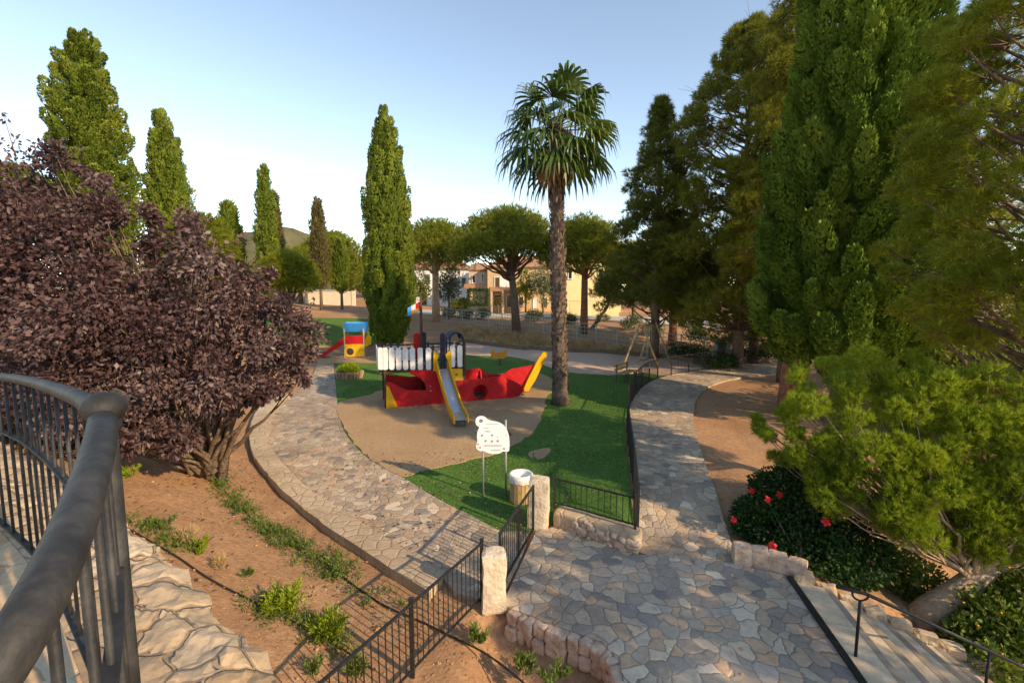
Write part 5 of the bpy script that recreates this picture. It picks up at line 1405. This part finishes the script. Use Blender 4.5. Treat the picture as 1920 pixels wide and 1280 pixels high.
for i, (x, y, r_, d) in enumerate(cl):
    c = P(x, y, d); c = np.array(c); R_ = r_ / 880 * d * .92
    n = int(600 * R_ ** 1.8) + 90
    sub = max(3, int(R_ * 7))
    for k in range(sub):
        dq = rdir(1)[0]; cc = c + dq * R_ * RNG.uniform(.45, .92); rr = R_ * RNG.uniform(.22, .42)
        m = int(n / sub * 1.7)
        dd = rdir(m); dd[:, 2] -= .1
        p = cc + dd * rr * (RNG.random((m, 1)) ** .45)
        dirs = dd * .6 + dq * .4 + np.array([0, 0, -.35]) + RNG.normal(0, .45, (m, 3))
        p[:, 2] = np.maximum(p[:, 2], zf(p[:, 0], p[:, 1]) + .03)
        lv.add(p, dirs, RNG.uniform(.075, .16, m), RNG.uniform(.05, .088, m), np.clip(RNG.normal(.36, .16) + RNG.normal(0, .2, m), 0, 1))
        if k % 2 == 0:
            s = c + (np.array(b) - c) * .35
            limb(mb, Vector(s) - b, Vector(cc + dq * rr) - b, .022, .006, .1, 4, i * 9 + k, 5)
    limb(mb, (random.uniform(-.3, .3), random.uniform(-.2, .2), .2), Vector(c + (np.array(b) - c) * .3) - b, .07, .025, -.1, 5, i, 6)
# loose shoots against the sky
for x0, y0, x1, y1 in ((30, 300, 2, 205), (60, 290, 85, 255), (70, 300, 62, 262), (95, 285, 118, 258), (120, 300, 158, 276), (330, 420, 362, 378), (380, 440, 395, 405), (440, 460, 452, 437), (0, 270, -20, 215), (20, 280, 40, 250), (560, 600, 592, 560), (590, 640, 622, 640)):
    a, e = P(x0, y0, 10.6), P(x1, y1, 10.6); limb(mb, a - b, e - b, .012, .004, -.1, 4, x0)
    m = 16; s = RNG.random((m, 1)); p = np.array(a) * (1 - s) + np.array(e) * s + RNG.normal(0, .05, (m, 3))
    lv.add(p, rdir(m) + np.array([0, 0, -.2]), RNG.uniform(.08, .14, m), .06, RNG.uniform(0, .7, m))
for k in range(4): mb.tube([(k * .25 - .4, 0, -.3), (k * .4 - .6, .1, 1.2), (k * .8 - 1.2, .2, 2.8)], [.12, .09, .06], 8, wob=.1)
mb.build('branches', M['bark'], t, smooth=True)
lv.build('foliage', M['plum'], t, loc=b)

b = Vector((12.3, -.6, zf1(12.3, -.6) - .1))  # unseen pine, added only so its crown shades the plaza
aleppo('aleppo_pine', 'broad low pine added out of view beyond the right edge to shade the plaza', b, 8.8, [(.56, 2.0), (.68, 2.7), (.85, 2.4), (1, 1.0)], 60, .58, M['pinelit'], (.22, .03, 9), 80, tr=.25)

# ------------------------------------------------------------------ young pine, hibiscus and shrub at the right
b = G(1738, 1152); t = thing('young_pine', 'bright green young pine with pale leaning trunk below the terrace stairs', 'pine tree', b)
lv = Leaves(); mb = MB()
tip = P(1856, 1062, b.y + .1) - b
mb.tube([(-.1, .05, -.25), (.1, .02, .1), tuple(tip * .55 + Vector((0, 0, -.03))), tuple(tip)], [.30, .235, .20, .17], 14, wob=.04)
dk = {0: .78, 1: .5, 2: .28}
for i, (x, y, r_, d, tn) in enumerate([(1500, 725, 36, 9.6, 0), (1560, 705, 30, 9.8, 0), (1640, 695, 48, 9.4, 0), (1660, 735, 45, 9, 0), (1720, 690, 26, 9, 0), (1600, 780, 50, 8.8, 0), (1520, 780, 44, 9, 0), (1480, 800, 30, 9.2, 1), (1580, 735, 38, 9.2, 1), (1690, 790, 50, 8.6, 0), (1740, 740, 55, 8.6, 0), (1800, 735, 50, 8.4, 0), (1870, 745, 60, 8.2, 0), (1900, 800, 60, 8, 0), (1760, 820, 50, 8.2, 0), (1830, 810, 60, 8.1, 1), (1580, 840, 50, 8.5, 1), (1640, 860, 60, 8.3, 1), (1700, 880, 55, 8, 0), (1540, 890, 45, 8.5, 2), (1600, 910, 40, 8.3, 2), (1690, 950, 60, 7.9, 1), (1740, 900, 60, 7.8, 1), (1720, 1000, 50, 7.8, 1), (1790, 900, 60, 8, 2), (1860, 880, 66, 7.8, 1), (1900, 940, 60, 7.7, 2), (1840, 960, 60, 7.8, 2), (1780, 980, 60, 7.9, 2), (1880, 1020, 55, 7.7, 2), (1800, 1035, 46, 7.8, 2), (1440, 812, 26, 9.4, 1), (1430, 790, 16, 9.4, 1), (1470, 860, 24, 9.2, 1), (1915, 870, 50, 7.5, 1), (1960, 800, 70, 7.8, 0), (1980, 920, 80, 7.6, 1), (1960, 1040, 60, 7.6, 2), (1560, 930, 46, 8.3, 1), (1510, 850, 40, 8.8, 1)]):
    c = P(x, y, d); R_ = r_ / 880 * d * .95
    for k in range(max(2, int(r_ / 8))):
        cc = np.array(c) + rdir(1)[0] * R_ * .75; cc[2] += .05
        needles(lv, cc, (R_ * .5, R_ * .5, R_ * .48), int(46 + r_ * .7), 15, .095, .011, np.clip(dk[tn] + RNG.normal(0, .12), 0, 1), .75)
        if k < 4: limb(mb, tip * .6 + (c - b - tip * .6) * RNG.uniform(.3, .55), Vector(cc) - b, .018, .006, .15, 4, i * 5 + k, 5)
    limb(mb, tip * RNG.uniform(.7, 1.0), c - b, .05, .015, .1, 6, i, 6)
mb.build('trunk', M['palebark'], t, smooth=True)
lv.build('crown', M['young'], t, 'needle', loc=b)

b = G(1500, 1062); t = thing('hibiscus_bush', 'dark glossy hibiscus bush with large red flowers beside garden path', 'bush', b)
lv = Leaves(); mb = MB()
for i, (x, y, r_, d) in enumerate(((1470, 930, 60, 9.4), (1530, 920, 60, 9.7), (1440, 990, 70, 9.2), (1520, 990, 80, 9.1), (1590, 970, 70, 9.3), (1610, 1040, 60, 8.7), (1540, 1050, 70, 8.6), (1460, 1040, 55, 8.8), (1600, 1090, 36, 8.3), (1420, 1020, 45, 9.1), (1490, 890, 36, 9.6), (1430, 910, 26, 9.5), (1400, 960, 26, 9.4))):
    c = P(x, y, d); R_ = r_ / 880 * d
    m = int(4200 * R_ ** 1.5)
    dd = rdir(m); p = np.array(c) + dd * R_ * (RNG.random((m, 1)) ** .4); p[:, 2] = np.maximum(p[:, 2], zf(p[:, 0], p[:, 1]) + .1)
    lv.add(p, dd + RNG.normal(0, .5, (m, 3)) + np.array([0, 0, -.1]), RNG.uniform(.06, .11, m), RNG.uniform(.045, .065, m), np.clip(RNG.normal(.45, .2, m), 0, 1))
    limb(mb, (0, 0, 0), c - b, .025, .008, 0, 4, i)
lv.build('foliage', M['hibi'], t, loc=b); mb.build('stems', M['bark'], t, smooth=True)
for x, y, d in ((1440, 936, 8.75), (1462, 928, 9.0), (1376, 974, 9.0), (1549, 978, 8.3), (1448, 1024, 8.35), (1410, 920, 9.3)):
    c = P(x, y, d) - b; mb = MB(); fs = random.uniform(.75, 1.15); ax = Vector((random.uniform(-.7, .5), -1, random.uniform(.2, .7))).normalized()
    u = ax.cross(Vector((0, 0, 1))).normalized(); v = ax.cross(u)
    for k in range(5):
        w = k * 2 * PI / 5; e = u * math.cos(w) + v * math.sin(w); s = ax.cross(e)
        mb.add([c, c + e * .035 * fs + s * .032 * fs + ax * .02, c + e * .075 * fs + s * .024 * fs - ax * .004, c + e * .085 * fs - ax * .012, c + e * .075 * fs - s * .024 * fs - ax * .004, c + e * .035 * fs - s * .032 * fs + ax * .02], [(0, 1, 2, 3, 4, 5)])
    mb.tube([c, c + ax * .07], .008, 5); mb.build('flower', M['flower'], t)

def ground_shrub(name, label, b, els, mat, leaf, dens, cat='shrub', flowers=0):
    t = thing(name, label, cat, b); lv = Leaves(); mb = MB()
    for i, (x, y, r_, d) in enumerate(els):
        c = P(x, y, d); R_ = r_ / 880 * d; m = int(dens * R_ ** 1.6)
        dd = rdir(m); p = np.array(c) + dd * R_ * (RNG.random((m, 1)) ** .4)
        lv.add(p, dd + RNG.normal(0, .5, (m, 3)) + np.array([0, 0, .2]), leaf[0] * RNG.uniform(.6, 1.3, m), leaf[1], np.clip(RNG.normal(.42, .25, m), 0, 1))
        limb(mb, (0, 0, 0), c - b, .02, .006, 0, 4, i)
    lv.build('foliage', mat, t, loc=b); mb.build('stems', M['bark'], t, smooth=True)
    for k in range(flowers):
        x, y, r_, d = els[k % len(els)]
        c = P(x + random.uniform(-.6, .6) * r_, y - r_ * random.uniform(.2, .8), d - r_ / 880 * d * .75) - b
        mb = MB(); mb.blob(c, (.02, .02, .014), 1, .3); mb.build('flower', M['orange'], t)
    return t
ground_shrub('ground_shrub', 'leafy yellow green shrub with tiny orange blooms below young pine trunk', G(1880, 1200), [(1840, 1150, 60, 7.6), (1900, 1110, 60, 7.8), (1880, 1190, 70, 7.2), (1930, 1230, 80, 6.9), (1820, 1200, 45, 7.2), (1960, 1140, 80, 7.4), (1860, 1250, 45, 6.7)], M['ivy'], (.10, .06), 4200, flowers=9)
ground_shrub('ground_shrub', 'small sunlit shrub just left of the young pine trunk', G(1700, 1100), [(1690, 1060, 36, 8.6), (1730, 1090, 40, 8.5), (1660, 1040, 24, 8.8), (1700, 1110, 30, 8.4)], M['ivy'], (.10, .06), 3600)

# ------------------------------------------------------------------ planted bank
def sprig(name, label, b, r_, h, mat, n, leaf, up=1.0, cat='plant', group=None):
    t = thing(name, label, cat, b, 0, group); lv = Leaves(); mb = MB()
    ns = max(5, n // 40)
    for i in range(ns):
        a = RNG.uniform(0, 2 * PI); q = RNG.random() ** .6 * r_; hh = h * RNG.uniform(.6, 1.1) * (1 - .4 * (q / r_) ** 2)
        e = np.array([math.cos(a) * q, math.sin(a) * q, hh]); s = e * np.array([.4, .4, 0])
        m = n // ns; k = RNG.uniform(.1, 1, (m, 1)); p = s * (1 - k) + e * k + RNG.normal(0, r_ * .07, (m, 3)); p[:, 2] = np.maximum(p[:, 2], .01)
        lv.add(p, rdir(m) * .8 + np.array([0, 0, up]) + e * .6 / max(r_, .1) * np.array([1, 1, 0]), leaf[0] * RNG.uniform(.6, 1.3, m), leaf[1], np.clip(RNG.normal(.5, .22, m) + .2 * k[:, 0] - .1, 0, 1))
        mb.tube([s, (s + e) / 2, e], .004, 4)
    lv.build('foliage', mat, t); mb.build('stems', M['weed'], t)
    return t
for x, y, r_, h, mt, n, lab in ((540, 1140, .38, .42, 'bright', 1500, 'bright lime bush in the soil bank, larger of the two beside the drip hose'), (612, 1190, .30, .46, 'bright', 1100, 'upright lime bush in soil bank close to the near fence'), (378, 1030, .17, .27, 'bright', 420, 'small bright green tuft in the soil by the upper drip hose'), (345, 1010, .26, .22, 'dry', 500, 'straw and green tuft left of small bright green tuft'), (412, 1062, .12, .24, 'dry', 260, 'thin dry brown tuft in middle of the bank'), (892, 1200, .20, .24, 'weed', 500, 'green weed growing at foot of nearest fence post by pillar'), (978, 1250, .18, .20, 'weed', 420, 'low weed in lower bed below the stone edging'), (1040, 1268, .22, .18, 'weed', 420, 'weed at bottom of photo in the lower bed'), (668, 1262, .16, .38, 'weed', 420, 'tall weed behind near fence bars at bottom of photo'), (590, 1262, .10, .36, 'weed', 160, 'thin grassy weed at bottom left of near fence'), (242, 890, .22, .32, 'bright', 420, 'lime clump right behind the terrace handrail'), (40, 905, .7, .32, 'weed', 1500, 'wide green clump seen through the terrace railing bars'), (300, 985, .3, .2, 'weed', 420, 'flat green weed by the upper drip hose near handrail'), (465, 1075, .1, .12, 'weed', 120, 'tiny seedling above the larger lime bush')):
    sprig('bank_plant', lab, G(x, y) - Vector((0, 0, .05)), r_, h, M[mt], n, (.075, .022) if mt != 'dry' else (.12, .008))

def band(name, pts, n, wid, h, mat, leaf, grp=None):
    """an uncountable strip of weeds along a line"""
    l = resample(px(pts), 80); lv = Leaves()
    for i in range(n):
        q = l[int(RNG.integers(0, 80))]; dens = noise.noise(Vector((q[0] * 1.3, q[1] * 1.3, 2)))
        if dens < -.12 and RNG.random() < .75: continue
        x, y = q[0] + RNG.normal(0, wid), q[1] + RNG.normal(0, wid); z = zf1(x, y) - .06; m = 16
        hh = h * RNG.uniform(.4, 1.2)
        p = np.array([x, y, z]) + RNG.normal(0, .05, (m, 3)) * np.array([1, 1, 0]) + np.array([0, 0, 1]) * RNG.uniform(0, hh, (m, 1))
        lv.add(p, rdir(m) + np.array([0, 0, .7]), leaf[0] * RNG.uniform(.6, 1.3, m), leaf[1], np.clip(RNG.normal(.45, .25) + RNG.normal(0, .12, m), 0, 1))
    return tag(lv.build(name, mat, None), kind='stuff')
hose1 = [(384, 830), (390, 870), (420, 915), (470, 965), (530, 1010), (600, 1045), (660, 1090), (720, 1130), (790, 1160)]
band('weeds', hose1, 620, .17, .16, M['weed'], (.085, .022))
band('weeds', [(240, 970), (300, 1000), (360, 1025)], 90, .16, .14, M['weed'], (.08, .022))
band('weeds', [(480, 1125), (560, 1165), (640, 1200)], 130, .16, .12, M['weed'], (.07, .02))
def hose(pts, lab):
    l = resample(px(pts), 60); mb = MB()
    mb.tube([(x, y, zf1(x, y) - .035 + .012 * noise.noise(Vector((x * 2, y * 2, 0)))) for x, y in l], .014, 6)
    tag(mb.build('drip_hose', M['hose'], smooth=True), lab, 'hose')
hose(hose1 + [(860, 1195), (920, 1225), (1000, 1290)], 'black drip hose running along the row of green weeds')
hose([(236, 985), (290, 1015), (340, 1045), (400, 1085), (470, 1120), (560, 1165), (640, 1210), (700, 1250)], 'black drip hose running past the lime bushes')

# loose stones in the soil, dry grass on the bank, blades in the lawn
def scatter_pebbles(name, region, n, s0, s1, mat):
    V = []; F = []
    ico = [(0, 0, 1), (.9, 0, .3), (.28, .85, .3), (-.72, .52, .3), (-.72, -.52, .3), (.28, -.85, .3), (0, 0, -.5)]
    fi = [(0, 1, 2), (0, 2, 3), (0, 3, 4), (0, 4, 5), (0, 5, 1), (6, 2, 1), (6, 3, 2), (6, 4, 3), (6, 5, 4), (6, 1, 5)]
    k = 0
    while k < n:
        x = RNG.uniform(region[0], region[1]); y = RNG.uniform(region[2], region[3])
        if in_poly(np.array([x]), np.array([y]), plz)[0] or in_poly(np.array([x]), np.array([y]), pth)[0]: k += 1; continue
        s = s0 + (s1 - s0) * RNG.random() ** 4; q = Vector((x, y, 0))
        z = zf1(x, y) - .06 - float(bed_drop(x, y)) + noise.noise(q * 1.1) * .03 + noise.noise(q * 3.1) * .022
        a = RNG.uniform(0, 6.28); m = len(V); ca, sa = math.cos(a), math.sin(a); e = RNG.uniform(.6, 1.2, 3)
        for v in ico:
            X_, Y_ = v[0] * e[0] * s, v[1] * e[1] * s
            V.append((x + X_ * ca - Y_ * sa, y + X_ * sa + Y_ * ca, z + v[2] * s * .6 * e[2]))
        F += [tuple(i + m for i in f) for f in fi]; k += 1
    return tag(np_mesh(name, np.array(V), np.array(F), mat), kind='stuff')
plz = [(p[0], p[1]) for p in plaza_poly]; pth = [(p[0], p[1]) for p in path_poly]
scatter_pebbles('soil_clods', (-8, 1.5, 4.2, 13), 5200, .006, .032, M['soil'])
scatter_pebbles('pebbles', (-8, 1.5, 4.2, 13), 900, .006, .026, M['pebble'])
scatter_pebbles('soil_clods', (4.4, 12, 8, 20), 2600, .008, .03, M['soil'])
lv = Leaves(); pl_ = smooth_poly(px([(858, 612), (930, 620), (1050, 636), (1160, 650), (1250, 664), (1240, 669), (1150, 663), (1060, 658), (980, 653), (905, 645), (862, 639)]), 1)
xs = [p[0] for p in pl_]; ys = [p[1] for p in pl_]; k = 0
while k < 1500:
    x, y = RNG.uniform(min(xs), max(xs)), RNG.uniform(min(ys), max(ys))
    k += 1
    if not in_poly(np.array([x]), np.array([y]), pl_)[0]: continue
    m = 26; hh = RNG.uniform(.15, .5)
    lv.add(np.array([x, y, zf1(x, y) - .06]) + RNG.normal(0, .13, (m, 3)) * np.array([1, 1, 0]), rdir(m) * .5 + np.array([0, 0, 1]), hh * RNG.uniform(.6, 1.2, m), .05, np.clip(RNG.normal(.4, .25) + RNG.normal(0, .1, m), 0, 1))
tag(lv.build('dry_grass', M['dry'], None, 'needle'), kind='stuff')
lv = Leaves(); lp = smooth_poly(lawn_poly); n = 120000
x = RNG.uniform(-8, 8, n); y = RNG.uniform(9.0, 30, n) ** 1; y = 9 + (y - 9) * RNG.random(n) ** .6
ok = in_poly(x, y, lp) & ~in_poly(x, y, sand_pl) & (np.hypot((x - G(1012, 851).x) / .33, (y - G(1012, 851).y) / .42) > 1.02)
x, y = x[ok], y[ok]; m = len(x)
tn = np.array([noise.noise(Vector((a * .5, c * .5, 0))) + .5 * noise.noise(Vector((a * 2.2, c * 2.2, 3))) for a, c in zip(x, y)])
lv.add(np.stack([x, y, zf(x, y) - .005], 1), rdir(m) * .55 + np.array([0, 0, 1]), RNG.uniform(.025, .06, m), .009 + .0006 * y, np.clip(.4 + tn * .5 + RNG.normal(0, .15, m), 0, 1))
tag(lv.build('grass', M['grassblade'], None, 'needle'), kind='stuff')

def litter(name, n, region, mat, s0, s1, keep=None):
    lv = Leaves(); x = RNG.uniform(region[0], region[1], n); y = RNG.uniform(region[2], region[3], n)
    d = np.array([noise.noise(Vector((a * .8, c * .8, 5))) for a, c in zip(x, y)]); ok = d > RNG.uniform(-.35, .35, n)
    if keep is not None: ok &= keep(x, y)
    x, y = x[ok], y[ok]; m = len(x); z = zf(x, y)
    onp = in_poly(x, y, plz) | in_poly(x, y, pth) | in_poly(x, y, lp) | in_poly(x, y, rpp)
    z = np.where(onp, z + .032, z - .03 - np.array([float(bed_drop(a, c)) for a, c in zip(x, y)]))
    a = RNG.uniform(0, 6.28, m)
    lv.add(np.stack([x, y, z], 1), np.stack([np.cos(a), np.sin(a), RNG.uniform(-.1, .35, m)], 1), RNG.uniform(s0, s1, m), RNG.uniform(s0, s1, m) * .5, RNG.random(m), np.array([0, 0, 1]) + RNG.normal(0, .35, (m, 3)))
    return tag(lv.build(name, mat, None), kind='stuff')
rpp = [(p[0], p[1]) for p in rp_l] + [(p[0], p[1]) for p in rp_r[::-1]]
litter('fallen_leaves', 3600, (-9, 1, 4.5, 14), M['dry'], .03, .085)
litter('fallen_leaves', 1100, (-8, -1, 5, 14), M['plum'], .05, .11)
litter('fallen_leaves', 1800, (1, 9, 5, 22), M['dry'], .03, .08)
litter('fallen_leaves', 500, (-7, 5, 9, 20), M['dry'], .03, .07)
